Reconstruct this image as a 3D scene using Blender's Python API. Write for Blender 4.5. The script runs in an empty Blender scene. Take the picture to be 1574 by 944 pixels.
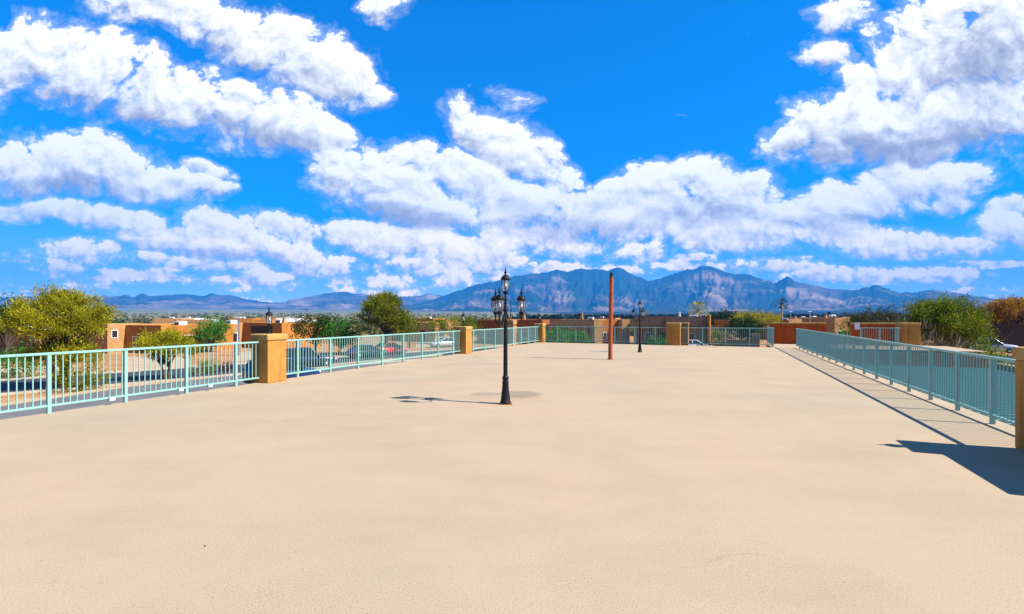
import bpy, bmesh, math, random
import numpy as np
from mathutils import Vector, Matrix, noise as mnoise

R = math.radians
sc = bpy.context.scene
COL = sc.collection
random.seed(7)

# ------------------------------------------------------------------ frames
EYE = 1.72
FPX, CX, HY = 750.0, 787.0, 487.0          # focal length and horizon of the photograph, in its pixels
TH = math.atan((1100 - CX) / FPX)          # terrace axis against the view axis
SN, CS = math.sin(TH), math.cos(TH)
GZ = -2.95                                 # street level below the terrace


def at(x, y, Y):
    return Vector(((x - CX) / FPX * Y, Y, EYE - (y - HY) / FPX * Y))


def ground(x, y, z=GZ):
    Y = (EYE - z) * FPX / (y - HY)
    return Vector(((x - CX) / FPX * Y, Y, z))


def F(s, t, z=0.0):                        # terrace frame: s along the railings, t across to the right
    return Vector((s * SN + t * CS, s * CS - t * SN, z))


# ------------------------------------------------------------------ properties
def tag(o, label=None, cat=None, group=None, kind=None):
    if label: o['label'] = label
    if cat: o['category'] = cat
    if group: o['group'] = group
    if kind: o['kind'] = kind
    return o


def empty(name, loc, rz=0.0, label=None, cat=None, group=None):
    o = bpy.data.objects.new(name, None)
    COL.objects.link(o)
    o.location = loc
    o.rotation_euler = (0, 0, rz)
    o.empty_display_size = 0.2
    return tag(o, label, cat, group)


def link(name, me, parent=None, loc=None, rot=None):
    o = bpy.data.objects.new(name, me)
    COL.objects.link(o)
    if parent: o.parent = parent
    if loc is not None: o.location = loc
    if rot is not None: o.rotation_euler = rot
    return o


KIDS = {}


def copy_tree(o, parent=None):
    c = o.copy()
    COL.objects.link(c)
    if parent: c.parent = parent
    for ch in [x for x in bpy.data.objects if x.parent == o]:
        copy_tree(ch, c)
    return c


# ------------------------------------------------------------------ mesh builder
class MB:
    def __init__(self):
        self.v, self.f, self.sm = [], [], []

    def add(self, vs, fs, smooth=False):
        b = len(self.v)
        self.v += [tuple(p) for p in vs]
        self.f += [tuple(b + i for i in f) for f in fs]
        self.sm += [smooth] * len(fs)

    def box(self, x0, x1, y0, y1, z0, z1, M=None):
        vs = [Vector(p) for p in ((x0, y0, z0), (x1, y0, z0), (x1, y1, z0), (x0, y1, z0), (x0, y0, z1), (x1, y0, z1), (x1, y1, z1), (x0, y1, z1))]
        if M: vs = [M @ p for p in vs]
        self.add(vs, [(0, 3, 2, 1), (4, 5, 6, 7), (0, 1, 5, 4), (1, 2, 6, 5), (2, 3, 7, 6), (3, 0, 4, 7)])
        return self

    def tube(self, pts, rad, n=8, cap=True):
        pts = [Vector(p) for p in pts]
        if not hasattr(rad, '__len__'): rad = [rad] * len(pts)
        vs, fs = [], []
        up = None
        for i, p in enumerate(pts):
            a = pts[min(i + 1, len(pts) - 1)] - pts[max(i - 1, 0)]
            a.normalize()
            if up is None:
                up = Vector((0, 0, 1)) if abs(a.z) < .9 else Vector((1, 0, 0))
            u = a.cross(up)
            if u.length < 1e-5: u = a.cross(Vector((0, 1, 0)))
            u.normalize()
            w = u.cross(a); w.normalize()
            up = w
            for k in range(n):
                q = 2 * math.pi * k / n
                vs.append(p + (u * math.cos(q) + w * math.sin(q)) * rad[i])
        for i in range(len(pts) - 1):
            for k in range(n):
                fs.append((i * n + k, i * n + (k + 1) % n, (i + 1) * n + (k + 1) % n, (i + 1) * n + k))
        self.add(vs, fs, True)
        if cap:
            self.add(vs[:n], [tuple(range(n))[::-1]])
            self.add(vs[-n:], [tuple(range(n))])
        return self

    def lathe(self, prof, n=16, c=(0, 0, 0), smooth=True, flute=0.0):
        vs, fs = [], []
        for r, z in prof:
            for k in range(n):
                q = 2 * math.pi * k / n
                rr = r * (1 - (flute if k % 2 else 0))
                vs.append((c[0] + rr * math.cos(q), c[1] + rr * math.sin(q), c[2] + z))
        m = len(prof)
        for i in range(m - 1):
            for k in range(n):
                fs.append((i * n + k, i * n + (k + 1) % n, (i + 1) * n + (k + 1) % n, (i + 1) * n + k))
        self.add(vs, fs, smooth)
        self.add(vs[:n], [tuple(range(n))[::-1]])
        self.add(vs[-n:], [tuple(range(n))])
        return self

    def mesh(self, name, mat, bevel=0.0, seg=2):
        me = bpy.data.meshes.new(name)
        me.from_pydata(self.v, [], self.f)
        me.polygons.foreach_set('use_smooth', self.sm)
        if mat: me.materials.append(mat)
        if bevel:
            bm = bmesh.new(); bm.from_mesh(me)
            bmesh.ops.bevel(bm, geom=[e for e in bm.edges], offset=bevel, segments=seg, affect='EDGES', profile=.6)
            bm.to_mesh(me); bm.free()
        me.update()
        return me

    def build(self, name, mat, parent=None, bevel=0.0, seg=2, loc=None):
        return link(name, self.mesh(name, mat, bevel, seg), parent, loc)


def np_mesh(name, verts, faces, mat, smooth=False):
    me = bpy.data.meshes.new(name)
    n, k = len(verts), faces.shape[1]
    me.vertices.add(n); me.vertices.foreach_set('co', np.asarray(verts, np.float32).ravel())
    me.loops.add(faces.size); me.loops.foreach_set('vertex_index', faces.astype(np.int32).ravel())
    me.polygons.add(len(faces))
    me.polygons.foreach_set('loop_start', np.arange(0, faces.size, k, dtype=np.int32))
    me.polygons.foreach_set('loop_total', np.full(len(faces), k, np.int32))
    me.polygons.foreach_set('use_smooth', np.full(len(faces), smooth))
    me.update(calc_edges=True)
    me.validate()
    if mat: me.materials.append(mat)
    return me


# ------------------------------------------------------------------ materials
def nodes(m):
    m.use_nodes = True
    nt = m.node_tree
    return nt, nt.nodes, nt.links


def N(nt, t, **kw):
    n = nt.nodes.new(t)
    for k, v in kw.items():
        if k.startswith('i_'):
            n.inputs[k[2:].replace('_', ' ')].default_value = v
        else:
            setattr(n, k, v)
    return n


def ramp(nt, fac, stops):
    r = N(nt, 'ShaderNodeValToRGB')
    e = r.color_ramp.elements
    while len(e) < len(stops): e.new(.5)
    for el, (p, c) in zip(e, stops):
        el.position = p
        el.color = (*c, 1) if len(c) == 3 else c
    nt.links.new(fac, r.inputs[0])
    return r.outputs[0]


def noise_mat(name, c1, c2, scale=3.0, rough=.8, bump=.0, bscale=40., metal=0., detail=5., c3=None, coat=0., spec=.3, obj=True):
    m = bpy.data.materials.new(name)
    nt, ns, L = nodes(m)
    b = ns['Principled BSDF']
    tc = N(nt, 'ShaderNodeTexCoord')
    co = tc.outputs['Object'] if obj else N(nt, 'ShaderNodeNewGeometry').outputs['Position']
    nz = N(nt, 'ShaderNodeTexNoise', i_Scale=scale, i_Detail=detail, i_Roughness=.6)
    L.new(co, nz.inputs['Vector'])
    st = [(.3, c1), (.7, c2)] if c3 is None else [(.28, c1), (.5, c2), (.72, c3)]
    L.new(ramp(nt, nz.outputs['Fac'], st), b.inputs['Base Color'])
    b.inputs['Roughness'].default_value = rough
    b.inputs['Metallic'].default_value = metal
    b.inputs['Specular IOR Level'].default_value = spec
    b.inputs['Coat Weight'].default_value = coat
    if bump:
        n2 = N(nt, 'ShaderNodeTexNoise', i_Scale=bscale, i_Detail=4.)
        L.new(co, n2.inputs['Vector'])
        bp = N(nt, 'ShaderNodeBump', i_Strength=bump, i_Distance=.02)
        L.new(n2.outputs['Fac'], bp.inputs['Height'])
        L.new(bp.outputs[0], b.inputs['Normal'])
    return m


def stucco_mat(name, c, streak=.72):
    d = tuple(x * .80 for x in c)
    l = tuple(min(1, x * 1.12) for x in c)
    m = noise_mat(name, d, l, 1.6, .9, .35, 60., spec=.15)
    nt, ns, L = nodes(m)
    b = ns['Principled BSDF']
    src = b.inputs['Base Color'].links[0].from_socket
    tc = N(nt, 'ShaderNodeTexCoord')
    mp = N(nt, 'ShaderNodeMapping'); mp.inputs['Scale'].default_value = (7., 7., .55)
    L.new(tc.outputs['Object'], mp.inputs[0])
    nz = N(nt, 'ShaderNodeTexNoise', i_Scale=1., i_Detail=5., i_Roughness=.6)
    L.new(mp.outputs[0], nz.inputs['Vector'])
    mx = N(nt, 'ShaderNodeMix', data_type='RGBA', blend_type='MULTIPLY'); mx.inputs[0].default_value = 1.
    L.new(src, mx.inputs[6])
    L.new(ramp(nt, nz.outputs['Fac'], [(.32, (streak, streak - .03, streak - .06)), (.52, (1, 1, 1)), (.8, (1.05, 1.04, 1.03))]), mx.inputs[7])
    L.new(mx.outputs[2], b.inputs['Base Color'])
    return m


def leaf_mat(name, cols, scale=1.5, trans=.35):
    m = bpy.data.materials.new(name)
    nt, ns, L = nodes(m)
    ns.remove(ns['Principled BSDF'])
    out = ns['Material Output']
    g = N(nt, 'ShaderNodeNewGeometry')
    nz = N(nt, 'ShaderNodeTexNoise', i_Scale=scale, i_Detail=3.)
    L.new(g.outputs['Position'], nz.inputs['Vector'])
    mx = N(nt, 'ShaderNodeMath', operation='MULTIPLY_ADD')
    L.new(g.outputs['Random Per Island'], mx.inputs[0])
    mx.inputs[1].default_value = .45
    L.new(nz.outputs['Fac'], mx.inputs[2])
    mm = N(nt, 'ShaderNodeMath', operation='SUBTRACT')
    L.new(mx.outputs[0], mm.inputs[0]); mm.inputs[1].default_value = .225
    k = len(cols)
    col = ramp(nt, mm.outputs[0], [(.25 + .5 * i / (k - 1), c) for i, c in enumerate(cols)])
    d = N(nt, 'ShaderNodeBsdfDiffuse'); t = N(nt, 'ShaderNodeBsdfTranslucent')
    L.new(col, d.inputs[0]); L.new(col, t.inputs[0])
    mix = N(nt, 'ShaderNodeMixShader'); mix.inputs[0].default_value = trans
    L.new(d.outputs[0], mix.inputs[1]); L.new(t.outputs[0], mix.inputs[2])
    L.new(mix.outputs[0], out.inputs[0])
    return m


def plain(name, c, rough=.5, metal=0., spec=.5, trans=0., coat=0.):
    m = noise_mat(name, tuple(x * .92 for x in c), tuple(min(1, x * 1.05) for x in c), 6., rough, 0, metal=metal, spec=spec, coat=coat)
    if trans:
        m.node_tree.nodes['Principled BSDF'].inputs['Transmission Weight'].default_value = trans
    return m


M = {}
M['stucco'] = stucco_mat('stucco_orange', (.46, .215, .047))
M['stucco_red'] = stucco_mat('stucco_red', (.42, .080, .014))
M['stucco_cap'] = stucco_mat('stucco_cap', (.46, .27, .08))
M['house_tan'] = stucco_mat('house_tan', (.42, .235, .095), .9)
M['house_orange'] = stucco_mat('house_orange', (.42, .17, .036), .9)
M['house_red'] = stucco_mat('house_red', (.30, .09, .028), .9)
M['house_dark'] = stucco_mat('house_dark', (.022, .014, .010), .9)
M['house_brown'] = stucco_mat('house_brown', (.42, .22, .09), .9)
M['shingle'] = noise_mat('shingle', (.20, .10, .05), (.36, .21, .12), 9., .9, .5, 30.)
M['roof_gravel'] = noise_mat('roof_gravel', (.32, .27, .21), (.44, .38, .31), 8., .95)
M['trim_white'] = noise_mat('trim_white', (.72, .72, .70), (.82, .82, .80), 4., .6)
M['rail'] = noise_mat('rail_paint', (.21, .41, .345), (.255, .46, .395), 7., .42, spec=.5)
M['iron'] = noise_mat('black_iron', (.006, .006, .007), (.016, .015, .015), 22., .5, .15, 90., spec=.18)
M['rust'] = noise_mat('rust_pole', (.24, .040, .010), (.38, .085, .018), 5., .65, .2, 60., c3=(.29, .052, .014))
M['dark'] = noise_mat('dark_metal', (.015, .015, .016), (.03, .03, .03), 9., .5)
M['glass_dark'] = noise_mat('window_glass', (.012, .016, .02), (.025, .03, .035), 2., .08, spec=.6)
M['asphalt'] = noise_mat('asphalt', (.030, .034, .045), (.055, .058, .068), 1.2, .9, .3, 50., obj=False)
M['lot'] = noise_mat('parking_asphalt', (.10, .105, .11), (.15, .15, .15), .6, .92, .3, 50., obj=False)
M['concrete'] = noise_mat('concrete', (.36, .29, .21), (.46, .38, .29), 1.1, .9, .2, 40., obj=False)
M['drive'] = noise_mat('driveway', (.36, .26, .16), (.44, .33, .21), .8, .9, .2, 40., obj=False)
M['bark'] = noise_mat('bark', (.055, .038, .026), (.12, .085, .06), 9., .95, .5, 30.)
M['bark_grey'] = noise_mat('bark_grey', (.20, .16, .12), (.34, .28, .22), 9., .95, .4, 30.)
M['teal_roof'] = noise_mat('teal_roof', (.025, .15, .115), (.045, .20, .15), 1.4, .45, spec=.5)
M['leaf_palo'] = leaf_mat('leaf_palo_verde', [(.17, .16, .008), (.34, .31, .012), (.50, .45, .022)], 1.1, .4)
M['leaf_mesq'] = leaf_mat('leaf_mesquite', [(.06, .085, .008), (.17, .19, .014), (.30, .29, .025)], 1.1, .35)
M['leaf_dark'] = leaf_mat('leaf_dark', [(.012, .030, .007), (.030, .062, .012), (.055, .10, .018)], 1.3, .25)
M['leaf_green'] = leaf_mat('leaf_green', [(.018, .09, .012), (.05, .20, .025), (.11, .32, .045)], 1.6, .35)
M['leaf_olive'] = leaf_mat('leaf_olive', [(.03, .032, .012), (.07, .068, .022), (.12, .11, .035)], 1.0, .3)
M['leaf_lime'] = leaf_mat('leaf_lime', [(.05, .085, .008), (.135, .185, .014), (.26, .28, .025)], 1.0, .4)
M['leaf_rust'] = leaf_mat('leaf_rust', [(.17, .08, .014), (.31, .16, .02), (.45, .26, .035)], 1.0, .4)
M['twig'] = leaf_mat('twig_grey', [(.10, .085, .055), (.22, .19, .12), (.36, .31, .20)], 2.0, .1)
M['leaf_maroon'] = leaf_mat('leaf_maroon', [(.05, .015, .016), (.10, .03, .03), (.16, .06, .05)], 2.0, .3)
M['leaf_scrub'] = leaf_mat('leaf_scrub', [(.045, .05, .016), (.10, .10, .03), (.17, .155, .05)], .12, .3)
M['leaf_cloud_shade'] = leaf_mat('leaf_cloud_shade', [(.008, .014, .010), (.014, .024, .014), (.022, .034, .018)], .02, .15)  # near black leaves, coloured as if under cloud shadow
M['plastic_white'] = plain('white_plastic', (.72, .74, .74), .5)
M['tyre'] = plain('tyre_rubber', (.018, .018, .018), .85)
M['rim'] = plain('alloy', (.55, .56, .58), .3, .9)
M['lamp_clear'] = plain('clear_lamp', (.75, .78, .8), .15)
M['lamp_red'] = plain('red_lamp', (.45, .02, .02), .2)
for nm, c in (('paint_blue', (.008, .024, .085)), ('paint_navy', (.012, .02, .055)), ('paint_red', (.70, .035, .03)), ('paint_silver', (.50, .54, .58)), ('paint_white', (.74, .76, .78))):
    M[nm] = plain(nm, c, .28, .15 if 'silver' in nm else 0., .5, coat=.6)


def glass_material():
    m = bpy.data.materials.new('lantern_glass')
    nt, ns, L = nodes(m)
    b = ns['Principled BSDF']
    b.inputs['Base Color'].default_value = (.86, .84, .74, 1)
    b.inputs['Roughness'].default_value = .12
    b.inputs['Transmission Weight'].default_value = .75
    b.inputs['IOR'].default_value = 1.15
    tr = N(nt, 'ShaderNodeBsdfTransparent')
    nz = N(nt, 'ShaderNodeTexNoise', i_Scale=14.)
    mx = N(nt, 'ShaderNodeMixShader')
    L.new(ramp(nt, nz.outputs['Fac'], [(.35, (.40,) * 3), (.65, (.62,) * 3)]), mx.inputs[0])
    L.new(tr.outputs[0], mx.inputs[1]); L.new(b.outputs[0], mx.inputs[2])
    L.new(mx.outputs[0], ns['Material Output'].inputs[0])
    return m


M['lantern_glass'] = glass_material()


def deck_material():
    m = bpy.data.materials.new('terrace_coating')
    nt, ns, L = nodes(m)
    b = ns['Principled BSDF']
    pos = N(nt, 'ShaderNodeNewGeometry').outputs['Position']
    big = N(nt, 'ShaderNodeTexNoise', i_Scale=.16, i_Detail=4., i_Roughness=.55)
    L.new(pos, big.inputs['Vector'])
    base = ramp(nt, big.outputs['Fac'], [(.30, (.372, .306, .204)), (.5, (.415, .312, .202)), (.72, (.438, .315, .206))])
    # worn smears, drawn out across the terrace
    mp = N(nt, 'ShaderNodeMapping')
    mp.inputs['Rotation'].default_value = (0, 0, TH + .35)
    mp.inputs['Scale'].default_value = (.28, 1.1, 1)
    L.new(pos, mp.inputs[0])
    sm = N(nt, 'ShaderNodeTexNoise', i_Scale=1.0, i_Detail=7., i_Roughness=.62)
    L.new(mp.outputs[0], sm.inputs['Vector'])
    smr = ramp(nt, sm.outputs['Fac'], [(.32, (.945, .94, .935)), (.52, (1, 1, 1)), (.7, (1.0, .99, .975))])
    mul = N(nt, 'ShaderNodeMix', data_type='RGBA', blend_type='MULTIPLY'); mul.inputs[0].default_value = 1
    L.new(base, mul.inputs[6]); L.new(smr, mul.inputs[7])
    # aggregate grain
    gr = N(nt, 'ShaderNodeTexNoise', i_Scale=85., i_Detail=3., i_Roughness=.7)
    L.new(pos, gr.inputs['Vector'])
    pt = N(nt, 'ShaderNodeTexNoise', i_Scale=.9, i_Detail=3.)
    L.new(pos, pt.inputs['Vector'])
    gcol = ramp(nt, gr.outputs['Fac'], [(.30, (.34, .31, .29)), (.44, (.92, .915, .91)), (.66, (1.06, 1.05, 1.04))])
    m2 = N(nt, 'ShaderNodeMix', data_type='RGBA', blend_type='MULTIPLY')
    gf = N(nt, 'ShaderNodeMapRange'); gf.inputs[1].default_value = .35; gf.inputs[2].default_value = .65; gf.inputs[3].default_value = .45; gf.inputs[4].default_value = 1.
    L.new(pt.outputs['Fac'], gf.inputs[0]); L.new(gf.outputs[0], m2.inputs[0])
    L.new(mul.outputs[2], m2.inputs[6]); L.new(gcol, m2.inputs[7])
    # sparse dark grit
    vo = N(nt, 'ShaderNodeTexVoronoi', i_Scale=16.)
    L.new(pos, vo.inputs['Vector'])
    vr = N(nt, 'ShaderNodeMath', operation='LESS_THAN'); vr.inputs[1].default_value = .10
    L.new(vo.outputs['Distance'], vr.inputs[0])
    vf = N(nt, 'ShaderNodeMath', operation='MULTIPLY'); vf.inputs[1].default_value = .35
    L.new(vr.outputs[0], vf.inputs[0])
    m3 = N(nt, 'ShaderNodeMix', data_type='RGBA')
    L.new(vf.outputs[0], m3.inputs[0]); L.new(m2.outputs[2], m3.inputs[6]); m3.inputs[7].default_value = (.14, .115, .09, 1)
    cv = N(nt, 'ShaderNodeTexVoronoi', feature='DISTANCE_TO_EDGE', i_Scale=.17)
    cw = N(nt, 'ShaderNodeTexNoise', i_Scale=1.1, i_Detail=5.); L.new(pos, cw.inputs['Vector'])
    ca = N(nt, 'ShaderNodeVectorMath', operation='MULTIPLY_ADD'); ca.inputs[1].default_value = (1.3, 1.3, 0)
    L.new(cw.outputs['Color'], ca.inputs[0]); L.new(pos, ca.inputs[2]); L.new(ca.outputs[0], cv.inputs['Vector'])
    cl = N(nt, 'ShaderNodeMapRange'); cl.inputs[1].default_value = .0012; cl.inputs[2].default_value = .0004; L.new(cv.outputs['Distance'], cl.inputs[0])
    cm = N(nt, 'ShaderNodeTexNoise', i_Scale=.33, i_Detail=2.); L.new(pos, cm.inputs['Vector'])
    ck = N(nt, 'ShaderNodeMapRange'); ck.inputs[1].default_value = .52; ck.inputs[2].default_value = .62; ck.inputs[4].default_value = .38; L.new(cm.outputs['Fac'], ck.inputs[0])
    cf = N(nt, 'ShaderNodeMath', operation='MULTIPLY'); L.new(cl.outputs[0], cf.inputs[0]); L.new(ck.outputs[0], cf.inputs[1])
    m4 = N(nt, 'ShaderNodeMix', data_type='RGBA'); L.new(cf.outputs[0], m4.inputs[0]); L.new(m3.outputs[2], m4.inputs[6]); m4.inputs[7].default_value = (.16, .13, .10, 1)
    dz = N(nt, 'ShaderNodeTexNoise', i_Scale=.55, i_Detail=9., i_Roughness=.68); L.new(pos, dz.inputs['Vector'])
    m5 = N(nt, 'ShaderNodeMix', data_type='RGBA', blend_type='MULTIPLY'); m5.inputs[0].default_value = 1.
    L.new(m4.outputs[2], m5.inputs[6]); L.new(ramp(nt, dz.outputs['Fac'], [(.34, (.93, .93, .93)), (.50, (.99, .99, .985)), (.70, (1.03, 1.02, 1.01))]), m5.inputs[7])
    cur = m5.outputs[2]
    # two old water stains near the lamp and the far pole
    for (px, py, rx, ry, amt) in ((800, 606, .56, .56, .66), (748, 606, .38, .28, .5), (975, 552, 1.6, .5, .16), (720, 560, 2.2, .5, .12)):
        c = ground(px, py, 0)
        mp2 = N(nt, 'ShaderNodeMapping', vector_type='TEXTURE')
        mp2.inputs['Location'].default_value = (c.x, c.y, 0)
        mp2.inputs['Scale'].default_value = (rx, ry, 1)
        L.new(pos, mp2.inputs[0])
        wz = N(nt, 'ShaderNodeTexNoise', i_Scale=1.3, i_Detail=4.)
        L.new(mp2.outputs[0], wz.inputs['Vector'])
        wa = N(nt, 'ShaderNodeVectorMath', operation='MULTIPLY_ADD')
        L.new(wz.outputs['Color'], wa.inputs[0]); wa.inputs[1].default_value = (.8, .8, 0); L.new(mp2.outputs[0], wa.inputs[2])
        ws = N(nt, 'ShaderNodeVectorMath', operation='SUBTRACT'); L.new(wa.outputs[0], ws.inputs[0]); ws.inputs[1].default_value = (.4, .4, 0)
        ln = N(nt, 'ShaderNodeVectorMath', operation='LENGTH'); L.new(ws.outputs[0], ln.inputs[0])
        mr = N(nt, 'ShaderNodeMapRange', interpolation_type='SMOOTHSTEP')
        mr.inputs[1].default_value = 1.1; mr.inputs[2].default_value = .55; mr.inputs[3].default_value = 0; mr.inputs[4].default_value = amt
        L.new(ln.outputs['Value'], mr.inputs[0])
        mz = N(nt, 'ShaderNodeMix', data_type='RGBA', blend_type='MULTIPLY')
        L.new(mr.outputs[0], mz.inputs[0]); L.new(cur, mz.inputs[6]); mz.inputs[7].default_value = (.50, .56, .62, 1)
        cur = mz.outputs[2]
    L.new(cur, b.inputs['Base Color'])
    b.inputs['Roughness'].default_value = .88
    b.inputs['Specular IOR Level'].default_value = .2
    bp = N(nt, 'ShaderNodeBump', i_Strength=.35, i_Distance=.004)
    L.new(gr.outputs['Fac'], bp.inputs['Height'])
    L.new(bp.outputs[0], b.inputs['Normal'])
    return m


def terrain_material():
    m = bpy.data.materials.new('desert_ground')
    nt, ns, L = nodes(m)
    b = ns['Principled BSDF']
    pos = N(nt, 'ShaderNodeNewGeometry').outputs['Position']
    a = N(nt, 'ShaderNodeTexNoise', i_Scale=.35, i_Detail=8., i_Roughness=.65); L.new(pos, a.inputs['Vector'])
    near = ramp(nt, a.outputs['Fac'], [(.3, (.27, .125, .05)), (.5, (.37, .19, .08)), (.7, (.41, .27, .14))])
    f = N(nt, 'ShaderNodeTexNoise', i_Scale=.012, i_Detail=12., i_Roughness=.72); L.new(pos, f.inputs['Vector'])
    far = ramp(nt, f.outputs['Fac'], [(.36, (.07, .075, .028)), (.50, (.17, .155, .06)), (.66, (.30, .25, .12))])
    ln = N(nt, 'ShaderNodeVectorMath', operation='LENGTH'); L.new(pos, ln.inputs[0])
    mr = N(nt, 'ShaderNodeMapRange'); mr.inputs[1].default_value = 110; mr.inputs[2].default_value = 260
    L.new(ln.outputs['Value'], mr.inputs[0])
    mx = N(nt, 'ShaderNodeMix', data_type='RGBA')
    L.new(mr.outputs[0], mx.inputs[0]); L.new(near, mx.inputs[6]); L.new(far, mx.inputs[7])
    # cloud shadow on the valley floor to the right, painted as long dark bands
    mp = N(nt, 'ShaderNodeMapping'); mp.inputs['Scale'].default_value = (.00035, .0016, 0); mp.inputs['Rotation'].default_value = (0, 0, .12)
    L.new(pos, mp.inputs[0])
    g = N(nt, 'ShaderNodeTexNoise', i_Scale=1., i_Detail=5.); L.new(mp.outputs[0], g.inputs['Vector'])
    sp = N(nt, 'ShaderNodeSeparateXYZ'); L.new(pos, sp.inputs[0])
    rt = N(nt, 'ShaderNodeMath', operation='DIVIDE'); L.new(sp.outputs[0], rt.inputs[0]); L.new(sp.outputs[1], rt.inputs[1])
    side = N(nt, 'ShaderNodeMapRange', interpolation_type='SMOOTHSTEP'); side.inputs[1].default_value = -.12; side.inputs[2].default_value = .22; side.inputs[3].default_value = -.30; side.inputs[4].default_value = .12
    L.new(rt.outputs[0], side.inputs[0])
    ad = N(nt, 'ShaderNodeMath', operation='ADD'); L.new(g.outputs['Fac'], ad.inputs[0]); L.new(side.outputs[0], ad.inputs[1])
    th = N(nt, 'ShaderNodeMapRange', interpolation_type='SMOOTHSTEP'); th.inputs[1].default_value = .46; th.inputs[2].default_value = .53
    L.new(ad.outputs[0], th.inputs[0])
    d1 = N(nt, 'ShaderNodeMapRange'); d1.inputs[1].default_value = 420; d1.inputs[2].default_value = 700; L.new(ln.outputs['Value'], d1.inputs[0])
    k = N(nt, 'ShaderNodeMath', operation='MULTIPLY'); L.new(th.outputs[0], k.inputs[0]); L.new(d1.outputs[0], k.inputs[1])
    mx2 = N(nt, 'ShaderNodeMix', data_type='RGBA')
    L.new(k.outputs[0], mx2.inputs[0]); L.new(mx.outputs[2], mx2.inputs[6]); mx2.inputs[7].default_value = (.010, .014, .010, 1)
    L.new(mx2.outputs[2], b.inputs['Base Color'])
    b.inputs['Roughness'].default_value = .95
    b.inputs['Specular IOR Level'].default_value = .1
    return m


def mountain_material(name, f0, f1):
    m = bpy.data.materials.new(name)
    nt, ns, L = nodes(m)
    b = ns['Principled BSDF']
    pos = N(nt, 'ShaderNodeNewGeometry').outputs['Position']
    a = N(nt, 'ShaderNodeTexNoise', i_Scale=.0016, i_Detail=9., i_Roughness=.65); L.new(pos, a.inputs['Vector'])
    rock = ramp(nt, a.outputs['Fac'], [(.38, (.05, .042, .034)), (.5, (.13, .095, .07)), (.62, (.34, .22, .15))])
    sp = N(nt, 'ShaderNodeSeparateXYZ'); L.new(pos, sp.inputs[0])
    f = N(nt, 'ShaderNodeTexNoise', i_Scale=.0012, i_Detail=9., i_Roughness=.66); L.new(pos, f.inputs['Vector'])
    hz = N(nt, 'ShaderNodeMapRange'); hz.inputs[1].default_value = 90; hz.inputs[2].default_value = 800; hz.inputs[3].default_value = -.04; hz.inputs[4].default_value = .10
    L.new(sp.outputs[2], hz.inputs[0])
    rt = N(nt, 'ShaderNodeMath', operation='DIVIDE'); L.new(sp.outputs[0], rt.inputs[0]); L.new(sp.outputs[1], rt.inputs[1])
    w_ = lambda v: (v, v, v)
    bare = ramp(nt, rt.outputs[0], [(0., w_(.55)), (.05, w_(.55)), (.085, w_(.30)), (.13, w_(.55)), (.33, w_(.58)), (.42, w_(.30)), (.50, w_(.58)), (.55, w_(.50)), (.60, w_(.12)), (.645, w_(.16)), (.68, w_(.50))])  # sunlit patches painted in as bare rock; the right one also a rocky shoulder
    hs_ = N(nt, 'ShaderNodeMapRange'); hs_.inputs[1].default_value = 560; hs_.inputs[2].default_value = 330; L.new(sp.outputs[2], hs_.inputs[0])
    b0 = N(nt, 'ShaderNodeMath', operation='SUBTRACT'); L.new(bare, b0.inputs[0]); b0.inputs[1].default_value = .5  # bare: the painted sunlit patches, the right one also the rocky shoulder
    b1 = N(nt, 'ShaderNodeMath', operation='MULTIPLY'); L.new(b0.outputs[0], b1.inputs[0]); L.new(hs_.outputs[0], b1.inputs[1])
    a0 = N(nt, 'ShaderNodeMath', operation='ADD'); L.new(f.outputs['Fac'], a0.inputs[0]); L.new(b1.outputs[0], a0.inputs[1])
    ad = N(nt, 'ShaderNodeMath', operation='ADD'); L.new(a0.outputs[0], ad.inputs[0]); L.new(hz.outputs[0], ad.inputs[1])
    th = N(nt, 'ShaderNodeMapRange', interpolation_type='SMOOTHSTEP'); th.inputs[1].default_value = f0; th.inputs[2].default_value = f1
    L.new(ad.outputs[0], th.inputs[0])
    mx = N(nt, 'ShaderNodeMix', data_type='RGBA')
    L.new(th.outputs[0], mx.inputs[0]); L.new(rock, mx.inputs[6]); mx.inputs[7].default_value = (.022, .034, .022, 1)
    L.new(mx.outputs[2], b.inputs['Base Color'])
    b.inputs['Roughness'].default_value = 1.
    b.inputs['Specular IOR Level'].default_value = 0.
    return m


# ------------------------------------------------------------------ terrace
def poly_prism(pts, z0, z1):
    mb = MB(); n = len(pts)
    vs = [(p.x, p.y, z0) for p in pts] + [(p.x, p.y, z1) for p in pts]
    mb.add(vs, [tuple(range(n))[::-1], tuple(range(n, 2 * n))] + [(i, (i + 1) % n, n + (i + 1) % n, n + i) for i in range(n)])
    return mb


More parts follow.
